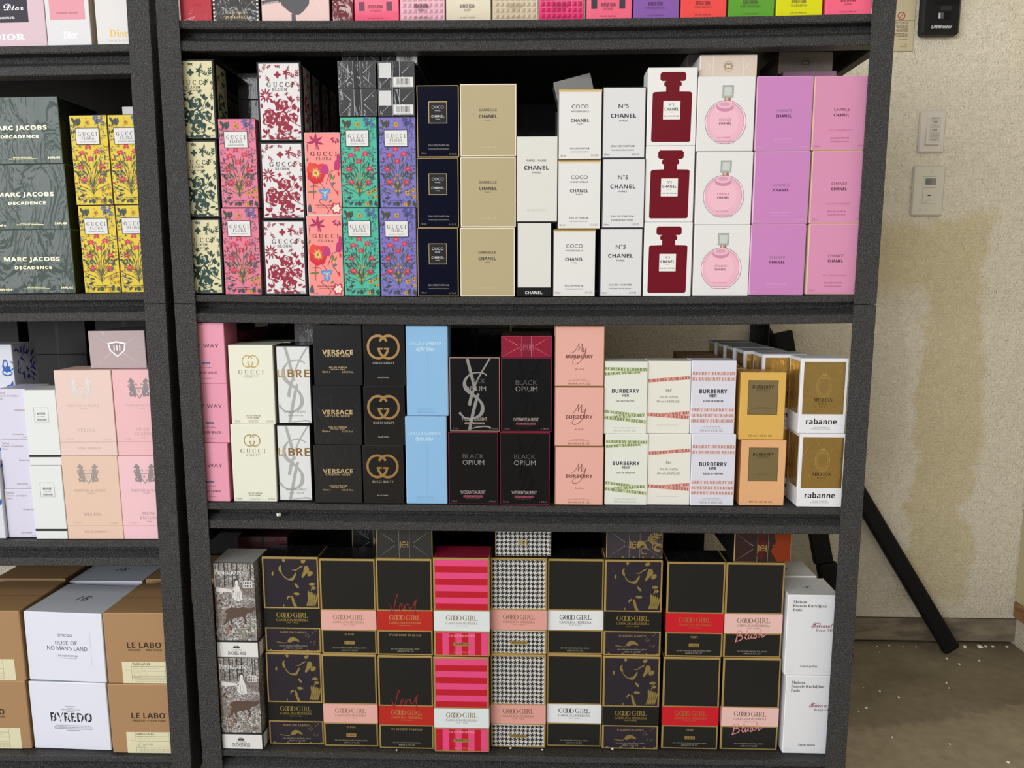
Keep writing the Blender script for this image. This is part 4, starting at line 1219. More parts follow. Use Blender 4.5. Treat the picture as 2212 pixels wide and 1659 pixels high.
def rouge():
    p = Carton(.094, .158, .08, (868, 1220, 488, 1042), 'dfe0e4', 'cfd1d6', edge='eceded', rough=.42, wrap=.05, top='c9c9c8')
    d, r = ink('3a3a40'), ink('8c2c40')
    for t, w, b in (('Maison', 93, 545), ('Francis Kurkdjian', 230, 572), ('Paris', 63, 600)):
        p.text(t, 'S', 905, b, w, 19, d, 'l')
    p.text('Baccarat', 'C', 1112, 710, 148, 34, r, n='script_lettering'); p.stroke('script_lettering', [(1042, 722), (1060, 690), (1092, 678), (1100, 690), (1078, 700)], [2, 4, 3, 3, 2], r)
    p.text('Rouge 540', 'S', 1130, 736, 114, 18, ink('6a4a52'), bold=-.014); p.text('Eau de parfum', 'S', 1036, 986, 118, 14, d, res=1)
    k = ink('bfc3ca'); p.text('70 ML', 'N', 905, 1022, 44, 12, k, res=1); p.text('2.4 FL.OZ', 'N', 1165, 1022, 54, 12, k, res=1)
    p.top_folds(ink('e4e4e4', .2), .0008)
    for a in range(6):
        q = a * 60 + 20
        p.top('emblem', [(.0 + .010 * math.cos(math.radians(q)), .036 + .007 * math.sin(math.radians(q))), (.0015, .036), (0, .0375)], ink('4a4a48'))
    return p

# left rack
def decadence():
    p = Carton(.147, .1117, .12, (-84, 700, 425, 1032), '38463f', '23291f', edge='5d6c64', rough=.35, wrap=.5)
    p.cm[0] = card('38463f', .4, 1.5, 0, .26)
    g = foil('d3c48c')
    p.text('MARC JACOBS', 'B', 308, 722, 535, 37, g, sp=1.08); p.text('DECADENCE', 'B', 315, 798, 356, 27, g, sp=1.08)
    p.text('EAU DE PARFUM SPRAY', 'B', 325, 976, 180, 7, g, res=1); p.text('EAU DE PARFUM VAPORISATEUR', 'B', 325, 990, 255, 7, g, res=1)
    p.text('3.4 FL OZ', 'B', 620, 986, 116, 17, g, res=1); p.text('100 ml e', 'B', 28, 999, 124, 17, g, res=1)
    return p
def lion_emblem(p, cx, cy, s, m, body=None):
    """two rearing horses either side of a shield over a scroll"""
    for sg in (-1, 1):
        X = lambda x: cx + sg * x * s
        Y = lambda y: cy + y * s
        p.poly('emblem', [(X(20), Y(22)), (X(30), Y(2)), (X(28), Y(-18)), (X(34), Y(-34)), (X(28), Y(-46)), (X(40), Y(-60)), (X(52), Y(-70)), (X(56), Y(-62)), (X(64), Y(-52)), (X(72), Y(-44)), (X(64), Y(-40)), (X(56), Y(-44)), (X(58), Y(-20)), (X(66), Y(-2)), (X(58), Y(18)), (X(70), Y(30)), (X(60), Y(38)), (X(48), Y(22)), (X(38), Y(40)), (X(26), Y(36))], m)
        p.stroke('emblem', [(X(52), Y(-28)), (X(70), Y(-22)), (X(66), Y(-8))], [7 * s, 5 * s, 4 * s], m)
        p.stroke('emblem', [(X(30), Y(-26)), (X(14), Y(-30)), (X(10), Y(-20))], [6 * s, 4 * s, 3 * s], m)
        p.poly('emblem', [(X(22), Y(34)), (X(64), Y(34)), (X(64), Y(48)), (X(50), Y(46)), (X(24), Y(50))], m)
    p.poly('emblem', [(cx - 28 * s, cy - 8 * s), (cx + 28 * s, cy - 8 * s), (cx + 26 * s, cy + 25 * s), (cx, cy + 62 * s), (cx - 26 * s, cy + 25 * s)], m)
    if body: p.poly('emblem', [(cx - 22 * s, cy - 3 * s), (cx + 22 * s, cy - 3 * s), (cx + 20 * s, cy + 22 * s), (cx, cy + 52 * s), (cx - 20 * s, cy + 22 * s)], body)
    for k in (-8, 0, 8): p.box('emblem', cx + k * s - 2 * s, cy + 4 * s, cx + k * s + 1 * s, cy + 24 * s, m)
def delina(face, em, word, side=None):
    w = .105
    p = Carton(w, .1578, .075, (405, 775, 982, 1506), face, side or face, rough=.45, bevel=.0008, wrap=.05)
    m = foil(em, .25)
    lion_emblem(p, 574, 1097, .98, m, ink(face))
    t = foil('c2ab9f' if word == 1 else 'c2a0a4', .4)
    p.text('PARFUMS de MARLY', 'S', 578, 1204, 208, 15, t, res=1); p.text('PARIS', 'S', 580, 1219, 48, 8, t, res=1)
    if word == 2:
        p.text('DELINA', 'S', 580, 1352, 92, 19, t); p.text('EXCLUSIF', 'S', 580, 1380, 118, 19, t); p.text('PARIS', 'S', 580, 1398, 32, 7, t, res=1)
    else:
        p.text('DELINA', 'S', 583, 1358, 118, 20, t); p.text('ROYAL ESSENCE', 'S', 592, 1466, 150, 13, t, res=1)
    p.text('75 ml', 'N', 474, 1406, 44, 10, t, res=1); p.text('2.5 fl.oz', 'N', 716, 1409, 52, 10, t, res=1)
    d = ink('c9a79c' if word == 1 else 'cf9fa6')
    p.box('lid_seam', 406, 1419, 774, 1422, d)
    return p
def blouse():
    p = Carton(.060, .140, .06, (203, 413, 1032, 1504), 'e0e3e2', 'c9cfce', rough=.5)
    k = ink('1d1d20')
    p.box('colour_band', 204, 1438, 412, 1452, k)
    z = (1504 - 1452) / 472 * .14
    p.right('colour_band', [(.0005, z), (.0595, z), (.0595, z + .0042), (.0005, z + .0042)], k)
    p.frame('front_label', 262, 1140, 356, 1232, 1.6, ink('8f9492'))
    p.text('BLOUSE', 'B', 308, 1184, 54, 12, k, res=1); p.text('EAU DE PARFUM', 'N', 308, 1199, 46, 4, k, res=1); p.text('YVESSAINTLAURENT', 'G', 309, 1222, 66, 11, k, res=1)
    return p
def lavender():
    p = Carton(.057, .0935, .07, (30, 219, 1182, 1490), 'd6d3e6', 'c4c1d6', edge='e4e1ee', rough=.45, wrap=.05)
    a = ink('a58a86')
    for i, t in enumerate(('Maison', 'Francis Kurkdjian', 'Paris')):
        p.text(t, 'S', 42, 1210 + i * 18, (48, 132, 36)[i], 11, a, 'l', bold=-.01, res=1)
    p.text('Grand Soir', 'S', 176, 1316, 74, 12, a, res=1); p.text('Eau de parfum', 'S', 146, 1462, 68, 8, a, res=1); p.text('2.4 fl.oz', 'N', 192, 1482, 36, 8, a, res=1)
    return p
def paisley(h):
    p = Carton(.07, h, .07, (0, 100, 0, 214), 'd5d8e2', 'd5d8e2', rough=.45)
    m = ink('2f5fb0')
    R = random.Random(8)
    for k in range(26):
        x, y = R.uniform(8, 92), R.uniform(8, 206)
        a = R.uniform(0, 360)
        p.ring('scroll_print', x, y, R.uniform(6, 14), R.uniform(6, 14), 3.2, m, a, a + R.uniform(160, 270), 14)
        leaf(p, 'scroll_print', x, y, 22, 9, a, m)
    for k in range(70):
        t, z, a, q = R.uniform(.008, .062), R.uniform(.008, h - .008), R.uniform(0, 6), R.uniform(.004, .009)
        p.right('scroll_print', [(max(.001, min(.069, t + q * (math.cos(a) * u - .35 * math.sin(a) * v))), z + q * (math.sin(a) * u + .35 * math.cos(a) * v)) for u, v in ((-1, 0), (-.3, -1), (.5, -.8), (1, 0), (.3, .5), (-.4, .2))], m)
    return p
def stencil_house(first):
    p = Carton(.157, .140, .13, (190, 790, 463, 992), 'dfe1ee', 'd2d5e2', edge='eceef6', rough=.5, bevel=.0012, top='c6cbd4')
    d = ink('3d3f48')
    if first:
        p.text('BYREDO', 'N', 498, 648, 108, 21, d, res=1); p.text('ROSE OF', 'N', 502, 708, 168, 27, d); p.text("NO MAN'S LAND", 'N', 506, 752, 308, 31, d)
        p.text('EAU DE PARFUM', 'N', 506, 801, 148, 13, d, res=1); p.text('VAPORISATEUR NATURAL SPRAY', 'N', 508, 815, 132, 5, d, res=1)
        p.box('front_label', 686, 612, 689, 868, ink('d2d4e2'))
    else:
        b = -10
        p.text('BYREDO', 'B', 500, 770, 320, 68, ink('2c2d33'))
        for k in range(6): p.stroke('lettering', [(352 + k * 54, 768), (374 + k * 54, 702)], 9, card('dfe1ee', .5), False)
        for i, w in enumerate((80, 44, 140, 64)): p.text('MADE IN FRANCE EAU DE PARFUM'[:int(8 + w / 8)], 'N', 500, 652 + i * 14, w, 5, d, res=1)
        for i, w in enumerate((272, 300, 292, 110)): p.text('EAU DE PARFUM NATURAL SPRAY VAPORISATEUR ALCOHOL PARFUM WATER'[:int(w / 5)], 'N', 510, 806 + i * 13, w, 7, d, res=1)
    for sx in (0,):
        p.top('emblem', [(-.012, .055), (-.009, .055), (-.004, .075), (-.007, .075)], d); p.top('emblem', [(-.002, .055), (.001, .055), (.006, .075), (.003, .075)], d)
        p.top('emblem', [(.001, .055), (.010, .056), (.011, .064), (.004, .065), (.0035, .063), (.008, .0625), (.0078, .058), (.0015, .0575)], d); p.top('emblem', [(.004, .065), (.012, .066), (.013, .074), (.006, .075), (.0056, .073), (.0105, .0725), (.0102, .068), (.0045, .0675)], d)
    return p
def kraft(name='VANILLE 44'):
    p = Carton(.155, .1425, .14, (785, 1368, 513, 1028), 'a8845f', '98754f', edge='b8946c', rough=.65, bevel=.0014, top='a5825a')
    d = ink('3b2f28')
    p.text('LE LABO', 'B', 1068, 765, 248, 40, d); p.text('®', 'N', 1200, 735, 10, 10, d, res=1); p.text('GRASSE — NEW YORK', 'M', 1072, 788, 246, 13, d, bold=.014, res=1)
    L = ink('dcd6b4')
    p.box('front_label', 895, 868, 1296, 1026, L)
    k = ink('55503e')
    p.text(name, 'M', 970, 890, 128, 15, k, 'l', bold=.02, res=1)
    for i, (t, w) in enumerate((('100ml 3.4 fl. oz / e', 130), ('eau de parfum / vaporisateur', 190), ('natural spray', 96), ('LABEL   le labo', 110), ('BY   NEW YORK', 110), ('for', 60))):
        p.text(t, 'M', 975, 904 + i * 16, w, 6, k, 'l', res=1)
    p.text('Fresh by', 'M', 936, 932, 28, 4, k, res=1)
    for y in (900, 936, 972, 986): p.box('front_label', 962, y, 1210, y + 1.6, k)
    for x in (962, 1209): p.box('front_label', x, 872, x + 1.6, 1020, k)
    for i in range(2): p.text('Please keep away from heat and light, made by hand', 'M', 980, 1000 + i * 13, 224, 5, k, 'l', res=1)
    p.top('lid_seam', [(-.079, .069), (.079, .069), (.079, .0712), (-.079, .0712)], ink('8e6c48'))
    return p
# top shelves, seen from below: only their feet
def studded(face, sub, words, studs=False, squares=None, tx='4a2a38', w=.0745):
    p = Carton(w, .135, .05, (0, 100, 0, 180), face, face, rough=.4, wrap=.14)
    d = ink(tx)
    if studs:
        a, b = lin(face), None
        cm = ink(face, .3)
        hx = ink(''.join('%02x' % min(255, int(int(face[i:i + 2], 16) * 1.12)) for i in (0, 2, 4)), .3)
        for j in range(14):
            for i in range(8):
                cx, cy, r = 9 + i * 11.7, 8 + j * 12.6, 4.6
                V = [p.P(cx - r, cy - r), p.P(cx + r, cy - r), p.P(cx + r, cy + r), p.P(cx - r, cy + r), p.P(cx, cy)]
                y = -p.d / 2 - .0003
                p.raw('stud_relief', [(q[0], y, q[1]) for q in V[:4]] + [(V[4][0], y - .0022, V[4][1])], [(0, 4, 1)[::-1], (1, 4, 2)[::-1], (2, 4, 3)[::-1], (3, 4, 0)[::-1]], cm)
    if squares:
        for x in (16, 78): p.box('emblem' + ('#1' if x > 50 else ''), x - 6, 139, x + 7, 158, ink(squares))
    p.layer += 1400 if studs else 0
    p.text('BORN IN ROMA', 'B', 48, 153, 32, 8, d, res=1); p.text(sub, 'N', 48, 160, {1: 22}.get(0, min(44, 3 * len(sub))), 4.6, d, res=1)
    p.text('EAU DE PARFUM', 'N', 48, 175, 34, 3.2, d, res=1)
    return p
def plain_foot(face, w, side, **k):
    return Carton(w, .15, k.pop('d', .06), (0, 100, 0, 200), face, side, **k)
# ------------------------------------------------------------------ setting the stock on the shelves
WORDS = {1: [''], 2: ['lower of its pair', 'upper of its pair'], 3: ['bottom of its three', 'middle of its three', 'top of its three']}
JIT = random.Random(21)
def stack(prod, label, group, spots, shelf, z=None, words=True):
    """a column of the same carton; spots are (x, front) from the bottom up"""
    n = len(spots)
    zz = shelf_z(shelf, spots[0][0]) if z is None else z
    for i, (x, y) in enumerate(spots):
        prod.place(x, y, zz, label + (', ' + WORDS[n][i] if WORDS[n][i] else ''), group, yaw=JIT.uniform(-.004, .004))
        zz += prod.h + .0004
    return zz
def stack_left(prod, label, group, spots, shelf, yaw=0.0, z=None):
    n = len(spots)
    zz = left_z(shelf, spots[0][0]) if z is None else z
    for i, (x, y) in enumerate(spots):
        p = prod[i] if isinstance(prod, (list, tuple)) else prod
        l = label[i] if isinstance(label, (list, tuple)) else label + (', ' + WORDS[n][i] if WORDS[n][i] else '')
        p.place(x, y, zz, l, group, yaw=yaw, roll=-LSLOPE)
        zz += p.h + .0004
    return zz
_DK = {}
def dark(x, y, z, w, h, d, label, face='1c1b1d', group='dark cartons stored behind the front rows', roll=0.0, wrap=.2):
    k = (round(w, 4), round(h, 4), round(d, 4), face)
    if k not in _DK:
        c = Carton(w, h, d, (0, 100, 0, 100), face, face, rough=.4, wrap=wrap, edge=ink('3a3a3c', .3), bevel=.0012)
        c.box('tape_seam', 47, 0, 53, 100, card('2a2a2c', .3)) if h > .1 else c.end_folds(ink('4c4c50', .3), None, .8)
        _DK[k] = c
    return _DK[k].place(x, y, z, label, group, roll=roll)

# second shelf
stack(bloom('d8d0a8', '24423a', True), 'cream carton with dark green roses by the left post', 'green rose print cartons', [(.0478, .008), (.0484, .0087), (.0504, .0083)], 2)
stack(flora('d9738c', 'GORGEOUS GARDENIA'), 'pink meadow-flower carton with white name plate', 'pink meadow flower cartons', [(.1208, .008), (.1223, .0092)], 2)
RED = bloom('dddadb', '93263c', False)
ztop = stack(RED, 'white carton with dark red roses', 'red rose print cartons', [(.1965, .008), (.1982, .0085), (.1993, .0082)], 2)
for k in range(3):
    y = .062 + k * .0535
    b = dark(.1993, y, shelf_z(2, .2), .0765, .2612, .05, 'plain dark carton hidden under the back red-rose cartons', group='plain dark cartons under back row')
    RED.place(.1993 + .0015 * k, y, shelf_z(2, .2) + .2618, 'white red-rose carton in the row behind, %s from the front' % ('second', 'third', 'fourth')[k], 'red rose print cartons')
stack(coral(), 'coral carton with one big red poppy and a blue iris', 'coral flower cartons', [(.2677, .008), (.2687, .0092)], 2)
zt = stack(flora('4fb59b', 'GORGEOUS JASMINE'), 'teal meadow-flower carton with white name plate', 'teal meadow flower cartons', [(.3315, .008), (.3316, .0108)], 2)
zp = stack(flora('7d74bd', 'GORGEOUS MAGNOLIA'), 'violet meadow-flower carton with white name plate', 'violet meadow flower cartons', [(.3964, .008), (.398, .0104)], 2)
def film_end(code):
    p = Carton(.0645 if not code else .062, .0445, .145, (0, 100, 0, 69), '39393c', '2b2b2d', edge='77777a', rough=.3, wrap=.5)
    p.end_folds(ink('c4c4c8', .2), card('2a2a2d', .25, .5), 1.5)
    if code:
        p.box('blank_sticker', 3, 4, 37, 42, ink('cfcfd0'))
        p.box('barcode_label', 42, 40, 97, 65, ink('dcdcdc'))
        R = random.Random(2)
        x = 50.0
        while x < 88:
            w = R.choice((.7, .7, 1.2, 1.8)); p.box('barcode_label', x, 43, x + w, 59, ink('2a2a2c')); x += w + R.choice((.8, 1.0, 1.6))
        p.text('3 614229 382048', 'N', 69, 64, 44, 3.4, ink('2a2a2c'), n='barcode_label', res=1)
    return p
fe, fc = film_end(False), film_end(True)
for i in range(3):
    fe.place((.3325, .332, .334)[i], (.008, .007, .034)[i], zt + .045 * i, 'black film-wrapped carton lying end-on above the teal cartons, %s' % ('lowest', 'middle', 'topmost')[i], 'black end-on cartons')
    fc.place((.398, .3985, .401)[i], (.008, .009, .034)[i], zp + .045 * i, 'black film-wrapped carton with barcode lying above the violet cartons, %s' % ('lowest', 'middle', 'topmost')[i], 'black end-on cartons with barcode')
stack(coco_noir(), 'navy-black carton with gold-edged square label', 'navy black cartons', [(.4652, .008), (.4666, .0103), (.4684, .0087)], 2)
stack(gabrielle(), 'wide beige carton with cream edges', 'beige cartons', [(.5516, .008), (.5532, .0096), (.5539, .0088)], 2)
pz = stack(paris_black_foot(), 'white-fronted carton with a black frame and black foot', None, [(.6328, .008)], 2)
paris_white().place(.6372, .008, pz, 'tall plain white carton standing on the black-footed carton', None)
cm = mademoiselle()
stack(cm, 'ivory carton with a gold line along its top', 'ivory gold line cartons', [(.7022, .008), (.7094, .0085), (.7094, .0083)], 2)
stack(number_five(), 'white carton with dark grey frame and plain black capitals', 'white grey framed cartons', [(.7831, .008), (.7847, .0086), (.7836, .0108)], 2)
stack(red_bottle(), 'white carton with a dark red bottle silhouette', 'red bottle silhouette cartons', [(.8631, .008), (.8631, .0105), (.8633, .0104)], 2)
rb = round_bottle()
zc = stack(rb, 'white carton with a round pink bottle picture', 'round pink bottle cartons', [(.9553, .008), (.9554, .0104), (.9534, .0086)], 2)
stack(mauve_chance(), 'orchid mauve carton', 'orchid mauve cartons', [(1.0507, .008), (1.0517, .0089), (1.0506, .0099)], 2)
stack(pink_chance(), 'rose pink carton by the right post', 'rose pink cartons', [(1.1492, .008), (1.1489, .0102), (1.1462, .0106)], 2)
def double_c(face, side, folds, em, h=.037, w=.0955, d=.119):
    p = Carton(w, h, d, (0, 128, 0, 48), face, side, edge=folds, rough=.35, wrap=.2)
    g = foil(em)
    for sx in (-1, 1):
        for a, b in (((64 + sx * 64, 0), (64 + sx * 40, 24)), ((64 + sx * 64, 48), (64 + sx * 40, 24))):
            p.stroke('wrapping_fold' + ('#1' if sx > 0 else ''), [a, b], 1.0, ink(folds, .2), False)
        p.stroke('wrapping_fold' + ('#1' if sx > 0 else ''), [(64 + sx * 34, 0), (64 + sx * 34, 48)], .8, ink(folds, .2), False)
    p.ring('emblem', 64, 24, 10.5, 10.5, .7, g)
    p.ring('emblem', 61, 24, 5, 5, 1.6, g, 45, 315, 20); p.ring('emblem', 67, 24, 5, 5, 1.6, g, -135, 135, 20)
    return p
cc1 = double_c('d6c6b8', 'dedbd8', 'f0e8e0', '9a7a4a')
cc1.place(.9575, .0205, zc, 'flat cream carton with round gold emblem lying on the round-bottle cartons', 'flat cartons with round emblem')
cc2 = double_c('a89f96', '6a645e', 'c4bcb2', '6a5836')
for i in range(3):
    RB2 = dark(1.119, .082, shelf_z(2, 1.12) + i * .1223, .094, .122, .11, 'plain dark carton behind the orchid mauve stack', '2c2a2c', 'plain dark cartons behind mauve stack')
cc3 = Carton(.094, .026, .11, (0, 100, 0, 30), 'b98ca8', '6a5a66', rough=.4)
z3 = shelf_z(2, 1.12) + 3 * .1223
cc3.place(1.121, .1, z3, 'flat dull-pink carton under the grey emblem carton, upper right', None)
cc2.place(1.119, .118, z3 + .0264, 'flat grey carton with round gold emblem behind the pink stacks', 'flat cartons with round emblem')
for i in range(3):
    rb.place(.955, .062, shelf_z(2, .955) + i * .1214, 'white round-bottle carton in the second row, hidden behind the front stack', 'second row round bottle cartons')
gb = Carton(.098, .032, .12, (0, 100, 0, 50), 'a8a6a4', 'd0cfcd', edge='d4d2d0', rough=.4)
gb.end_folds(ink('a2a09e', .3), None, .8)
for i in range(3):
    dark(.957, .1165, shelf_z(2, .957) + i * .1325, .094, .132, .12, 'plain dark carton behind the round-bottle stack', '2c2a2c', 'plain dark cartons behind round bottle stack')
gb.place(.957, .118, shelf_z(2, .957) + 3 * .1325, 'grey carton lying end-on behind the flat cream emblem carton', None)
for i in range(2):
    cm.place(.706, .0625, shelf_z(2, .706) + i * .1157, 'ivory gold-line carton in the second row, hidden behind the front stack', 'second row ivory cartons')
gt = Carton(.066, .05, .05, (0, 100, 0, 76), '7f7d7c', '605e5e', edge='9a9896', rough=.35, wrap=.15)
dark(.706, .0625, shelf_z(2, .706) + 2 * .1157, .073, .0905, .05, 'plain dark carton under the tilted grey one behind the ivory stack', group=None)
gt.place(.709, .064, shelf_z(2, .706) + 2 * .1157 + .0905 + .0085, 'small grey carton lying tilted behind the ivory stack', None, roll=-.24)
# shadowy stock at the back of the second shelf
for i, x in enumerate((.075, .21, .345, .48, .615, .75, .885)):
    for j in range(2):
        dark(x, .355, shelf_z(2, x) + .0052 + j * .1975, .128, .197, .2, 'dark carton in the shadow at the back of the second shelf', group='dark cartons at back of second shelf')
dk2 = Carton(.055, .046, .14, (0, 100, 0, 84), '232225', '1b1a1c', edge='3a3a3e', rough=.3, wrap=.3)
dk2.end_folds(ink('45454a', .3), None, 1.0)
dark(.122, .062, shelf_z(2, .12), .066, .302, .15, 'plain dark carton behind the pink meadow-flower cartons', group='plain dark cartons under back row')
for i in range(2):
    dk2.place(.124, .09, shelf_z(2, .12) + .3024 + i * .0464, 'small black end-on carton in the gap left of the red roses, %s' % ('lower', 'upper')[i], 'small black end-on cartons')

# third shelf
wy = way()
wz = shelf_z(3, .045)
for i, (x, y) in enumerate(((.0411, .0071), (.0451, .0097), (.0453, .0085))):
    wy.place(x, y, wz + i * .1093, 'rose pink carton at the left end of the third shelf, ' + WORDS[3][i], 'third shelf pink cartons')
for i in range(3): dark(.048, .105, wz + i * .1025, .064, .102, .12, 'plum carton standing behind the third-shelf pink stack', '8a3a56', 'plum cartons behind pink stack')
gcr = cream_guilty()
stack(gcr, 'tall cream carton with gold interlocked emblem', 'cream emblem cartons', [(.1232, .0092), (.1261, .011)], 3)
gcr.place(.139, .073, shelf_z(3, .139), 'cream emblem carton in the second row, standing low', 'second row cream cartons'); gcr.place(.139, .073, shelf_z(3, .139) + .1445, 'cream emblem carton just showing above the front cream pair', 'second row cream cartons')
stack(libre(), 'white carton in black frame with grey script monogram', 'grey monogram cartons', [(.1969, .0143), (.2008, .0163)], 3)
dk3 = Carton(.066, .05, .05, (0, 100, 0, 76), '4a4446', '3a3638', edge='6a6668', rough=.3, wrap=.8)
dk3.end_folds(ink('8a8688', .2), None, 1.6)
dark(.218, .0785, shelf_z(3, .218), .06, .287, .06, 'plain dark carton behind the grey monogram cartons', group='plain dark cartons under back row')
dk3.place(.218, .079, shelf_z(3, .218) + .2874, 'crumpled film-wrapped dark carton above the grey monogram cartons', None)
stack(crystal(), 'black crinkle-wrapped carton with gold capitals', 'black gold capitals cartons', [(.2784, .005), (.2805, .0065), (.2847, .0055)], 3)
stack(black_guilty(), 'black carton with large gold interlocked emblem', 'black gold emblem cartons', [(.361, .005), (.3651, .0064), (.3675, .0053)], 3)
stack(light_blue(), 'tall plain sky-blue carton', 'sky blue cartons', [(.4397, .005), (.4433, .0078)], 3)
RG, RE = foil('b99a8c'), ink('7c2038', .35)
opr = opium(RE, None)
opr.place(.5247, .005, shelf_z(3, .5247), 'black carton with thin red edges, lower left of the four monogram cartons', 'black monogram cartons')
opium(RG, ink('8a8784', .25), False, 'a8948c').place(.5279, .0076, shelf_z(3, .5247) + .1341, 'black carton with rose-gold edges and glittering silver monogram', 'black monogram cartons')
opb = opium(RE, ink('0f0f10', .25))
opb.place(.6173, .005, shelf_z(3, .6173), 'black carton with red edges, beside the lowest peach carton', 'black monogram cartons')
opb.place(.6199, .0066, shelf_z(3, .6173) + .1341, 'black carton with red edges and dark monogram under the crimson end-on carton', 'black monogram cartons')
oe = Carton(.089, .0375, .12, (0, 109, 0, 46), '8a1430', '6a1024', edge='a84a60', rough=.3, wrap=.6)
oe.end_folds(ink('c08a9a', .2), card('7c1630', .25, .5), 1.0)
oe.text('OPIUM', 'G', 54, 32, 30, 14, ink('b05a70'), res=1)
oe.place(.620, .006, shelf_z(3, .6173) + .2682, 'crimson film-wrapped carton lying end-on atop a black monogram carton', None)
stack(my_blush(), 'peach pink carton with fine script and brown capitals', 'peach script cartons', [(.7153, .0067), (.7139, .0076), (.7135, .0094)], 3)
stack(her_green(), 'white carton crossed by pale green lettered tapes', 'green tape cartons', [(.8, .0092), (.7964, .0109)], 3)
stack(her_cream(), 'cream carton crossed by coral lettered tapes', 'coral tape cartons', [(.8769, .0114), (.8732, .0141)], 3)
stack(elixir(), 'pale lilac carton with level pink lettered tapes', 'pink tape cartons', [(.9545, .0081), (.9508, .0107)], 3)
gp, gy = goddess('dda97a', 'b57a4c'), goddess('d6ab5a', 'bd8c42')
zg = shelf_z(3, 1.04)
gp.place(1.0437, .0107, zg, 'peach-orange carton with bronze square, under the golden yellow one', 'bronze square cartons')
gy.place(1.0381, .0123, zg + .1211, 'golden yellow carton with bronze square', 'bronze square cartons')
mi = million()
zm = shelf_z(3, 1.14)
stack(mi, 'white carton with mirror gold panel and chain-link ring', 'gold panel cartons', [(1.1459, .005), (1.1415, .0062)], 3)
for k in range(5):
    x, y = ((1.0945, .074), (1.079, .141), (1.076, .207), (1.073, .272), (1.070, .337))[k]
    for j in range(2):
        mi.place(x, y, zm + j * .1339, ('gold panel carton under the rows behind, hidden by the front stock' if j == 0 else 'gold panel carton in the upper row behind, %s from the front' % ('second', 'third', 'fourth', 'fifth', 'sixth')[k]), 'gold panel cartons behind')
for k in range(6):
    for j in range(2):
        gp.place(.986 + .001 * k, .076 + k * .056, zg + j * .1211, 'orange bronze-square carton standing in the dark rows behind the lilac cartons', 'orange cartons behind')
for i, x in enumerate((.09, .23, .37, .51, .65)):
    dark(x, .30, shelf_z(3, x), .13, .30, .2, 'dark carton in the shadow at the back of the third shelf', group='dark cartons at back of third shelf')

# bottom shelf
wl = woodland()
stack(wl, 'grey woodland-print carton with white foot', 'woodland print cartons', [(.0762, .005), (.0762, .0068)], 4)
H = {k: heroine(k) for k in ('garden', 'blush_elixir', 'very', 'stripe', 'hound', 'white', 'very_elixir', 'blush')}
stack(H['garden'], 'dark violet carton with gold blooms beside the woodland cartons', 'gold bloom cartons', [(.1765, .0213), (.1773, .0225)], 4)
stack(H['blush_elixir'], 'black gilt-edged carton with pink band and no script', 'tall black banded cartons', [(.2836, .0185), (.2857, .019)], 4)
zv = stack(H['very'], 'black carton with red band and dark red script', 'tall black banded cartons', [(.3918, .0145), (.3928, .0154)], 4)
stack(H['stripe'], 'pink and red striped carton with white band', 'striped cartons', [(.4986, .0076), (.5003, .0101)], 4)
zh = stack(H['hound'], 'houndstooth carton with pink band', 'houndstooth cartons', [(.6058, .0251), (.6064, .0253)], 4)
stack(H['white'], 'black gilt-edged carton with white band', 'tall black banded cartons', [(.7127, .0311), (.713, .0313)], 4)
zd = stack(H['garden'], 'dark violet carton with gold blooms right of the white-banded cartons', 'gold bloom cartons', [(.8203, .0256), (.8203, .0275)], 4)
stack(H['very_elixir'], 'black carton with bright red band and no script', 'tall black banded cartons', [(.9344, .029), (.9365, .0298)], 4)
zb = stack(H['blush'], 'black carton with pale pink band and pink script', 'tall black banded cartons', [(1.0472, .0294), (1.0459, .031)], 4)
mf = rouge()
stack(mf, 'white carton with dark serif lettering by the right post', 'white serif cartons', [(1.156, .0212), (1.152, .0226)], 4)
for j in range(2): mf.place(1.143, .112, shelf_z(4, 1.14) + j * .1584, 'white serif carton in the second row, %s' % ('hidden low down', 'its top just showing')[j], 'white serif cartons behind')
def gilt_end(face, kind):
    p = Carton(.1045, .056, .188, (0, 121, 0, 65), face, '191919', edge=foil('cdb070', .3), bevel=.0014, rough=.3, wrap=.4 if kind != 'hound' else .1)
    gd = foil('b89a58', .3)
    if kind == 'hound': houndstooth(p, 'houndstooth_print', 2, 2, 119, 63, 9.6, ink('22242a'))
    else: p.end_folds(ink('8a8a86', .2), card('2b2a2b' if kind == 'plain' else face, .25, .4), .9)
    if kind == 'garden': gold_blooms(p, 'floral_print', 30, 2, 120, 64, True)
    if kind == 'fire':
        q = ink('7a3018', .3)
        p.poly('printed_panel', [(84, 2), (119, 2), (119, 63), (92, 63), (78, 40), (88, 20)], q); p.poly('printed_panel', [(50, 4), (62, 2), (70, 30), (60, 60), (48, 50), (56, 28)], ink('4a1c18', .3))
    x, y = 60, 40
    p.box('emblem', x - 9, y - 14, x - 7, y + 1, gd); p.box('emblem', x + 7, y - 14, x + 9, y + 1, gd); p.ring('emblem', x, y - 6.5, 5, 6, 1.6, gd, 40, 320, 16); p.box('emblem', x - 4, y - 7.4, x + 8, y - 6, gd)
    return p
gilt_end('2b2b2a', 'plain').place(.3945, .0165, zv, 'black gilt-edged carton lying end-on over the dark red script cartons', 'gilt end-on cartons')
gilt_end('cbc9c4', 'hound').place(.6145, .034, zh, 'houndstooth carton lying end-on above the houndstooth pair', 'gilt end-on cartons')
gilt_end('36313a', 'garden').place(.8215, .034, zd, 'violet and gold carton lying end-on above the right gold-bloom pair', 'gilt end-on cartons')
gilt_end('2a1718', 'fire').place(1.0575, .034, zb, 'red and orange carton lying end-on above the pink script pair', 'gilt end-on cartons')
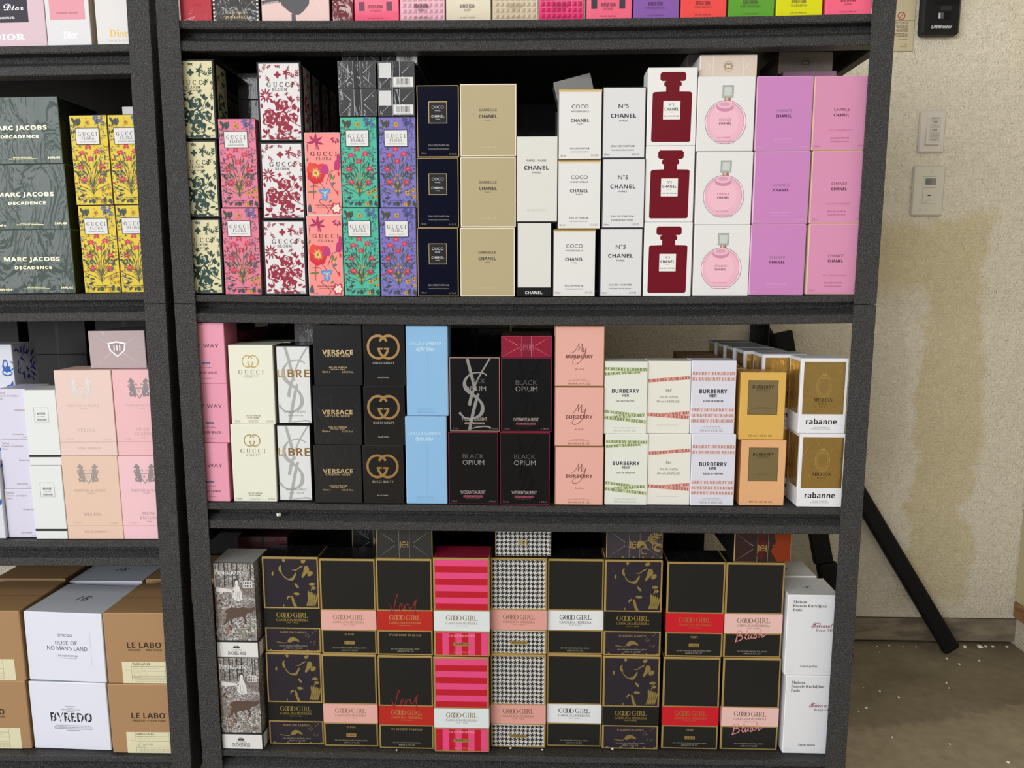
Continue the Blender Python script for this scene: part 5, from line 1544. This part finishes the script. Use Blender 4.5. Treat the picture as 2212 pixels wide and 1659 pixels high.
for i, x in enumerate((.214, .325, .436, .547, .658, .769, .88)):
    dark(x, .112, shelf_z(4, x), .1065, .352, .19, 'dark carton in the second row of the bottom shelf', group='dark cartons behind the bottom row')
ge = gilt_end('1b1b1c', 'plain')
ge.place(.325, .114, shelf_z(4, .325) + .3525, 'black end-on carton in the shadow behind the pink-band pair', 'gilt end-on cartons')
for i in range(2): dark(.098, .10 + .0 * i, shelf_z(4, .09) + i * .1955, .1, .195, .19, 'maroon carton stored behind the woodland cartons, %s' % ('lower', 'upper')[i], '4a2526')
for i, x in enumerate((.09, .26, .43, .60, .77, .94)):
    dark(x, .34, shelf_z(4, x), .165, .425, .2, 'dark carton in the shadow at the back of the bottom shelf', group='dark cartons at back of bottom shelf')

# top shelf: only the feet of these show
z1 = lambda x: shelf_z(1, x)
pf = plain_foot('b5303e', .0535, '6e1822', wrap=.35)
pf.text('eau de parfum', 'I', 55, 148, 52, 10, foil('d8b070'), bold=.01)
pf.text('50 ml', 'I', 55, 168, 26, 7, foil('8a2028'))
pf.place(.0632, .008, z1(.06), 'red carton on the top shelf against the left post', None)
bd = plain_foot('3c3a3a', .079, '1c1c1e', wrap=.5)
pearl = ink('d8d4cc', .25)
for x in (3, 96):
    for k in range(24): bd.ell('beaded_edge' + ('#1' if x > 50 else ''), x, 4 + k * 8.4, 2.4, 2.2, pearl, 8)
for t, y, h in (('EAU DE PARFUM', 184, 4.5), ('100 ml e 3.4 FL.OZ', 194, 6)): bd.text(t, 'I' if h < 5 else 'N', 50, y, 50 if h > 5 else 40, h, foil('c2a878'), res=1)
bd.place(.1312, .008, z1(.13), 'dark grey film-wrapped carton with white beaded edges', None)
pk = plain_foot('e2c4bf', .1145, '5a1a22', wrap=.15)  # maroon side: the red neighbour's reflection in the film, put in as colour
gk = ink('55545a', .4)
pk.poly('bow_picture', [(28, 140), (30, 165), (40, 178), (48, 186), (55, 186), (62, 178), (70, 164), (72, 140)], gk); pk.stroke('bow_picture', [(0, 160), (30, 154)], 9, gk, False); pk.stroke('bow_picture', [(47, 184), (47, 200)], 6, gk, False)
pk.text('LOWERBOMB', 'B', 14, 162, 24, 4, ink('d8c8c4'), n='bow_picture', rot=11, res=1)
pk.place(.2318, .008, z1(.23), 'pale pink carton with a dark grey bow picture', None)
mr_ = plain_foot('6a1c26', .036, '5a1a22', wrap=.6)
mr_.place(.3105, .012, z1(.31), 'narrow maroon film-wrapped carton between pale pink and hot pink', None)
for args, x, lb in (
        (('e25074', 'EXTRADOSE', True, False, '7a4a5e', '6a2a44'), .3684, 'hot pink top-shelf carton with two dull mauve squares'),
        (('dba9b8', 'DONNA', True, True), .4452, 'pale pink studded top-shelf carton with strong glare'),
        (('cfc4ae', 'IVORY', True, False), .5218, 'cream top-shelf carton with glare at its left'),
        (('c5b49c', 'GOLD', True, True, None, 'b5a488'), .5996, 'beige studded top-shelf carton'),
        (('cf2a68', 'PINK PP', True, True, None, 'a82054'), .6760, 'magenta studded top-shelf carton'),
        (('e4627e', 'INTENSE', True, False, '3c3a40'), .7553, 'coral pink top-shelf carton with two black squares'),
        (('8458a4', 'PURPLE MELANCHOLIA', True, False), .8327, 'plain purple carton on the top shelf'),
        (('e84e4a', 'CORAL FANTASY', True, False), .9103, 'plain orange-red carton on the top shelf'),
        (('5c9c34', 'GREEN STRAVAGANZA', True, False), .9883, 'plain grass-green carton on the top shelf'),
        (('d4d21a', 'YELLOW DREAM', True, False), 1.0665, 'bright yellow top-shelf carton'),
        (('ee6482', 'DONNA', True, False), 1.1465, 'salmon pink top-shelf carton against the right post')):
    studded(*args).place(x, .008, z1(x), lb, 'colourful top shelf cartons')

# left rack
d1, d2, d3 = plain_foot('d6bcc6', .168, 'c9aebb', edge='e4d0d8', d=.06), plain_foot('dcdade', .0755, 'b9b5b8', edge='ece9ec'), plain_foot('dddbda', .076, 'c9b48c', edge='d8c69c')
d1.box('front_label', 0, 0, 83, 148, ink('34303a')); s_ = foil('b8b4b4', .3)
d1.text('Miss Dior', 'C', 56, 122, 46, 14, s_); d1.text('ESSENCE', 'S', 60, 140, 18, 4, s_, res=1); d1.text('DIOR', 'S', 61, 185, 33, 12, foil('e6dde2', .25))
d2.box('front_label', 10, 60, 90, 144, ink('e09aa8')); d2.text('BLOOMING BOUQUET', 'B', 50, 132, 52, 4, ink('8a5a68'), res=1); d2.text('Dior', 'S', 54, 184, 32, 14, foil('c9c6c8', .25))
d3.text('Dior', 'S', 50, 183, 42, 15, foil('9a7d42')); d3.text('100 ml 3.4 FL.OZ.', 'N', 50, 193, 50, 4, ink('c9b896'), res=1)
for p, x, l in ((d1, -.2795, 'lilac pink carton with black script label at the photo left edge'), (d2, -.1565, 'white carton with a pink label on the left rack top shelf'), (d3, -.0706, 'white carton with gold-lettered foot beside the left rack post')):
    p.place(x, .008, left_z(1, x), l, None, roll=-LSLOPE)
zz = stack_left(decadence(), 'wide dark green film-wrapped carton with gold capitals', 'dark green cartons', [(-.2556, .01), (-.2584, .0122), (-.2603, .011)], 2)
fy = flora('d9bd20', 'GORGEOUS ORCHID')
stack_left(fy, 'yellow meadow-flower carton beside the dark green cartons', 'yellow meadow flower cartons', [(-.1322, .01), (-.1362, .0117)], 2)
stack_left(fy, 'yellow meadow-flower carton partly behind the left rack post', 'yellow meadow flower cartons', [(-.0656, .01), (-.0696, .0127)], 2)
dark(-.07, .064, left_z(2, -.07), .09, .304, .1, 'plain dark carton behind the yellow meadow-flower cartons', group='plain dark cartons under back row', roll=-LSLOPE)
g4 = Carton(.075, .025, .09, (0, 100, 0, 33), '8e8484', '6a6262', edge='b0a8a8', rough=.3, wrap=.4)
g4.place(-.068, .066, left_z(2, -.07) + .3045, 'flat grey-mauve carton peeping over the yellow cartons', None, roll=-LSLOPE)
for i, x in enumerate((-.60, -.44, -.28, -.12)):
    dark(x, .34, left_z(2, x), .15, .335, .2, 'dark carton in the shadow at the back of the left rack', '1a1718', 'dark cartons at back of left rack', roll=-LSLOPE)
dark(-.27, .34 - .101, left_z(2, -.27), .12, .33, .09, 'maroon carton standing in shadow behind the dark green cartons', '2c1a1c', None, roll=-LSLOPE)
stack_left(lavender(), 'pale lavender carton stacked at the photo left edge', 'lavender cartons', [(-.3222, .016), (-.3222, .0168), (-.3222, .0171)], 3)
stack_left(blouse(), 'narrow white carton with a black line near its foot', 'narrow white cartons', [(-.263, .008), (-.263, .0092)], 3)
de = delina('e2c3b0', 'a8a09c', 1, 'd5b39e')
dt = delina('e4c9c0', 'd2c9c4', 1, 'd9bab0')
zt2 = stack_left([de, dt], ['beige carton with silver horse crest, the lower one', 'blush beige carton with silver horse crest, resting on the beige one'], 'horse crest cartons', [(-.1794, .008), (-.1799, .0086)], 3)
dx, dy_ = delina('ebc0c8', '9c9294', 2), delina('e9b9bd', '8a8284', 2)
stack_left([dx, dy_], ['pale pink carton with silver horse crest, the lower by the post', 'pink carton with silver horse crest, the upper by the post'], 'horse crest cartons', [(-.0738, .008), (-.0743, .0099)], 3)
me_ = Carton(.104, .068, .15, (0, 119, 0, 80), 'b5a3a4', '8a7678', edge='cfc0c2', rough=.35, wrap=.35)
for a, b in (((0, 0), (48, 32)), ((119, 0), (71, 32)), ((0, 80), (46, 48)), ((119, 80), (73, 48))): me_.stroke('wrapping_fold', [a, b], 1, ink('ddd2d4', .2), False)
me_.poly('emblem', [(40, 26), (59, 22), (78, 26), (76, 42), (59, 56), (43, 42)], foil('dcd4d4', .25)); me_.poly('emblem', [(43, 28), (59, 25), (75, 28), (73, 41), (59, 53), (46, 41)], ink('9f8f92'))
for k in range(3): me_.box('emblem', 52 + k * 6, 31, 54 + k * 6, 42, foil('dcd4d4', .25))
me_.place(-.1255, .03, zt2 + .0012, 'mauve film-wrapped carton with silver shield lying on the crest cartons', None, roll=-LSLOPE)
paisley(.15).place(-.3872, .010, left_z(3, -.387), 'blue and white scroll-print carton at the photo left edge, low beside the lavender ones', 'scroll print cartons', roll=-LSLOPE)
pa = paisley(.178)
for i in range(2): pa.place(-.398, .0895, left_z(3, -.41) + .0006 + i * .1784, 'blue and white scroll-print carton behind the lavender cartons, %s' % ('lower', 'upper')[i], 'scroll print cartons', roll=-LSLOPE)
for i, (x, n) in enumerate(((-.56, 4), (-.41, 4), (-.26, 4), (-.11, 4))):
    for j in range(n):
        dark(x, .30, left_z(3, x) + .001 + j * .1055, .128, .105, .2, 'charcoal carton stacked in the back of the left rack third shelf', '1d1c1d', 'charcoal cartons in left rack', roll=-LSLOPE, wrap=.1)
h1, h2 = stencil_house(True), stencil_house(False)
YW = .045
zh1 = left_z(4, -.2637)
stack_left([h2], ['white cube carton with big stencil capitals, resting on the bottom shelf'], 'white cube cartons', [(-.2665, .02)], 4, -.04)
h1.place(-.2655, .021, left_z(4, -.2665) + .1404 + .0017, 'white cube carton with small rounded capitals, on the stencil one', 'white cube cartons', yaw=-.05, roll=.01 - LSLOPE)
kr = kraft()
stack_left(kr, 'brown kraft carton with cream label beside the white cubes, right', 'kraft cartons', [(-.1035, .010), (-.1035, .013)], 4, 0.0)
stack_left(kr, 'brown kraft carton cut by the photo left edge', 'kraft cartons', [(-.4265, .02), (-.4255, .0206)], 4)
for r, (p, x, l, g) in enumerate(((h1, -.268, 'white cube carton in the second row', 'white cube cartons'), (kr, -.104, 'brown kraft carton in the second row beside the post', 'kraft cartons'), (kr, -.432, 'brown kraft carton in the second row at the left', 'kraft cartons'))):
    for j in range(2):
        p.place(x, .175, left_z(4, x) + j * (p.h + .0004), l + (', hidden low', ', its lid showing')[j], g, roll=-LSLOPE)
dark(-.098, .325, left_z(4, -.1), .15, .335, .2, 'black carton at the back behind the kraft cartons', '1c1a1a', None, roll=-LSLOPE)
dark(-.43, .325, left_z(4, -.43), .16, .33, .2, 'maroon carton at the back left of the bottom shelf', '3a2a26', None, roll=-LSLOPE)
for j in range(2): h1.place(-.265, .325, left_z(4, -.265) + j * .1404, 'white cube carton in the third row, %s' % ('hidden low', 'in shadow')[j], 'white cube cartons', roll=-LSLOPE)

# ------------------------------------------------------------------ on the wall
def wall_thing(p, x, z, label, name, cat):
    """fix a small flat thing to the wall, its back on the plaster"""
    return p.place(x, WALL_Y - .0006 - p.d, z, label, None, name=name, cat=cat)
bk = card('1a1a1b', .4)
co = Carton(.096, .25, .028, (636, 892, -392, 275), bk, bk, edge=card('2a2a2c', .35), bevel=.006, rough=.4, name='housing')
gk2, g3 = card('0f0f10', .3), card('2e2e30', .35)
co.box('front_panel', 700, -250, 880, 24, card('222224', .35)); co.box('front_panel', 712, 30, 872, 88, gk2)
co.box('button', 752, 94, 822, 124, g3); co.text('•', 'N', 788, 112, 6, 6, ink('8a8a8c'), res=1)
co.box('slide_switch', 733, 132, 822, 180, gk2); co.box('slide_switch', 738, 136, 775, 176, ink('55555a', .3)); co.box('slide_switch', 742, 138, 752, 174, ink('c9c9cc', .3))
co.text('LiftMaster', 'B', 766, 236, 136, 20, ink('d2d2d2'), slant=.15)
wall_thing(co, 1.661, 1.6545, 'black garage-door control with slide switch at the top of the wall', 'door_control', 'wall control')
ivory = card('d9d2c9', .4)
p1 = Carton(.0665, .1065, .007, (487, 835, 232, 780), ivory, ivory, edge=card('cfc8bf', .4), bevel=.003, name='cover_plate')
sw = ivory
V = [p1.P(582, 322), p1.P(752, 322), p1.P(742, 680), p1.P(566, 680)]
yy = -p1.d / 2
p1.raw('keypad', [(a, yy - (.001 if i in (0, 1) else .0055), b) for i, (a, b) in enumerate(V)] + [(a, yy, b) for a, b in V], [(3, 2, 1, 0), (7, 6, 2, 3), (4, 7, 3, 0), (6, 5, 1, 2), (5, 4, 0, 1)], sw)
p1.layer = 3350
lw, tx = ink('9a948c'), ink('6a645c')
for a, b in ((370, 445), (458, 522), (530, 578), (586, 648)): p1.frame('button', 612, a, 744, b, 2.5, lw)
for t, w, b, c in (('ON', 52, 400, 26), ('energizer', 90, 432, 12), ('OFF', 74, 502, 24), ('OVERRIDE', 112, 562, 16), ('RESET', 92, 628, 18)): p1.text(t, 'N', 678, b, w, c, tx, bold=.01, res=1)
p1.box('lettering', 616, 330, 746, 333, tx); p1.box('lettering', 616, 345, 730, 348, tx)
wall_thing(p1, 1.6695, 1.3675, 'upper of two switch plates, pale with four labelled buttons', 'switch_plate', 'switch')
iv2 = card('d6d2c2', .4)
p2 = Carton(.083, .1295, .007, (382, 830, 930, 1585), iv2, iv2, edge=card('cbc6b6', .4), bevel=.0035, name='cover_plate')
p2.box('sensor_switch', 524, 1072, 706, 1428, ink('8f8b7e')); p2.box('sensor_switch', 528, 1076, 706, 1424, iv2); p2.box('sensor_window', 553, 1097, 706, 1182, ink('77777a', .25)); p2.box('sensor_window', 640, 1097, 706, 1182, ink('8c8c8e', .25))
p2.box('sensor_switch', 528, 1218, 702, 1222, ink('6f6c62')); p2.box('sensor_switch', 598, 1314, 642, 1326, ink('2c2a26')); p2.box('sensor_switch', 552, 1382, 664, 1385, ink('8a867a')); p2.box('sensor_switch', 524, 1406, 596, 1411, ink('7a766a'))
for x, y in ((632, 990), (588, 1505)): p2.ring('screw' + ('#1' if y > 1200 else ''), x, y, 12, 16, 3, ink('8f8b80'), 200, 400, 10)
p2.ring('scuff_mark', 502, 1500, 16, 24, 3, ink('a5a196'), 0, 360, 12)
wall_thing(p2, 1.6705, 1.2055, 'lower of two switch plates, larger with dark sensor window', 'switch_plate', 'switch')
sg = card('cdbf9f', .55)
p3 = Carton(.11, .20, .0012, (130, 610, -480, 386), sg, sg, bevel=.0002, name='sheet')
kk = ink('4c4438')
for k in range(34): p3.box('border', 134 + k * 14, 380, 143 + k * 14, 384, kk)
for k in range(58): p3.box('border', 603, 376 - (k + 1) * 14.4, 607, 367 - k * 14.4, kk)
p3.box('border', 300, 58, 606, 61, kk)
p3.ring('warning_symbol', 455, 10, 38, 38, 9, ink('b5443c')); p3.stroke('warning_symbol', [(430, 38), (482, -18)], 8, ink('b5443c'), False)
for t, b, c in (('Automatic garage', 80, 12), ('doors can rent', 98, 13), ('near moving door', 122, 11), ('door controls.', 138, 11), ('properly.', 152, 11), ('control with an', 165, 11), ('The door would', 178, 11), ('operational, p t.', 203, 11), ('emergency, garage', 217, 11), ('or operating a', 231, 11), ('do not remove', 260, 10), ('Model', 318, 6), ('automatic opener', 338, 6), ('safety', 352, 6)):
    p3.text(t, 'B', 538, b, len(t) * 9.6 * c / 12, c, kk, 'r', res=1)
wall_thing(p3, 1.5525, 1.6215, 'cream warning sheet with small print half behind the right post', 'warning_sheet', 'sign')

# ------------------------------------------------------------------ two black poles leaning on the wall
def pole(name, p0, p1_, w, t, label, seam=None, cap=False):
    a, b = Vector(p0), Vector(p1_)
    L = (b - a).length
    zax = (b - a).normalized()
    yax = (Vector((0, 1, 0)) - zax * zax.y).normalized()
    xax = yax.cross(zax)
    M = Matrix(((xax.x, yax.x, zax.x, a.x), (xax.y, yax.y, zax.y, a.y), (xax.z, yax.z, zax.z, a.z), (0, 0, 0, 1)))
    r = empty(name)
    r.matrix_world = M
    tag(r, label, 'pole')
    pl = card('151516', .5)
    s = seam or L
    o = box_obj('sleeve', -w / 2, w / 2, 0, t, 0, s - .001, pl, r, .010, 3)
    if seam: box_obj('upper_sleeve', -w / 2 - .004, w / 2 - .010, .001, t - .001, s, L, pl, r, .004, 2)
    if cap: box_obj('end_cap', -w / 2 - .001, w / 2 + .001, -.001, t + .001, .0, .02, card('0f0f10', .6), r, .010, 3)
    return r
pole('leaning_pole', (1.806, .688, .012), (1.235, .716, .92), .046, .03, 'long black padded pole slanting down to the floor right of the rack', None, True)
pole('leaning_pole', (1.487, .640, .004), (1.287, .655, .905), .056, .022, 'short flat black pole leaning steeply behind the rack near its right post', .285)

# ------------------------------------------------------------------ foam crumbs
cr = random.Random(6)
foam = ink('e6e4de', .8)
def crumb(x, y, z, s, label, group):
    bm = bmesh.new()
    bmesh.ops.create_icosphere(bm, subdivisions=2, radius=1)
    k = [cr.uniform(.7, 1.3) for _ in range(3)]
    for v in bm.verts:
        q = 1 + .25 * math.sin(5 * v.co.x + 3 * v.co.y + s * 900)
        v.co = Vector((v.co.x * k[0] * q, v.co.y * k[1] * q, v.co.z * .6 * q)) * s
    lo_ = min(v.co.z for v in bm.verts)
    for v in bm.verts: v.co.z -= lo_
    o = bm_obj('foam_crumb', bm, foam, None, True)
    o.location = (x, y, z)
    return tag(o, label, 'foam crumb', group)
for x, y in ((1.448, .419), (1.424, .403), (1.516, .496), (1.55, .468), (1.574, .279), (1.665, .217), (1.607, .70), (1.616, .735), (1.777, .67), (1.859, .66), (1.794, .64), (1.482, .512), (1.456, .301), (1.69, .735), (1.70, .516), (1.707, .542), (1.652, .74), (1.726, .735)):
    crumb(x, y, 0, cr.uniform(.0018, .0036), 'tiny white foam crumb lying on the concrete floor', 'foam crumbs on the floor')
for i, (x, s) in enumerate(((1.862, .006), (1.904, .0075))):
    crumb(x, .735, 0, s, 'larger white foam scrap on the floor against the curb, %s' % ('beside the pole foot', 'farther from the pole')[i], 'larger foam scraps')
for x in (1.925, 1.945, 1.985): crumb(x, .742, 0, .0035, 'small white foam scrap along the curb near the corner', 'foam scraps along the curb')
for x, y in ((.787, .0262), (.652, .018), (.591, .0215), (.373, .0085)):
    crumb(x, min(y, .0245), shelf_z(4, x) - .0004, .0022, 'tiny white foam crumb on the bottom shelf edge', 'foam crumbs on the bottom shelf')
q = crumb(.1664, .0065, .6085, .0055, 'white foam scrap stuck on the third shelf front beam', None)
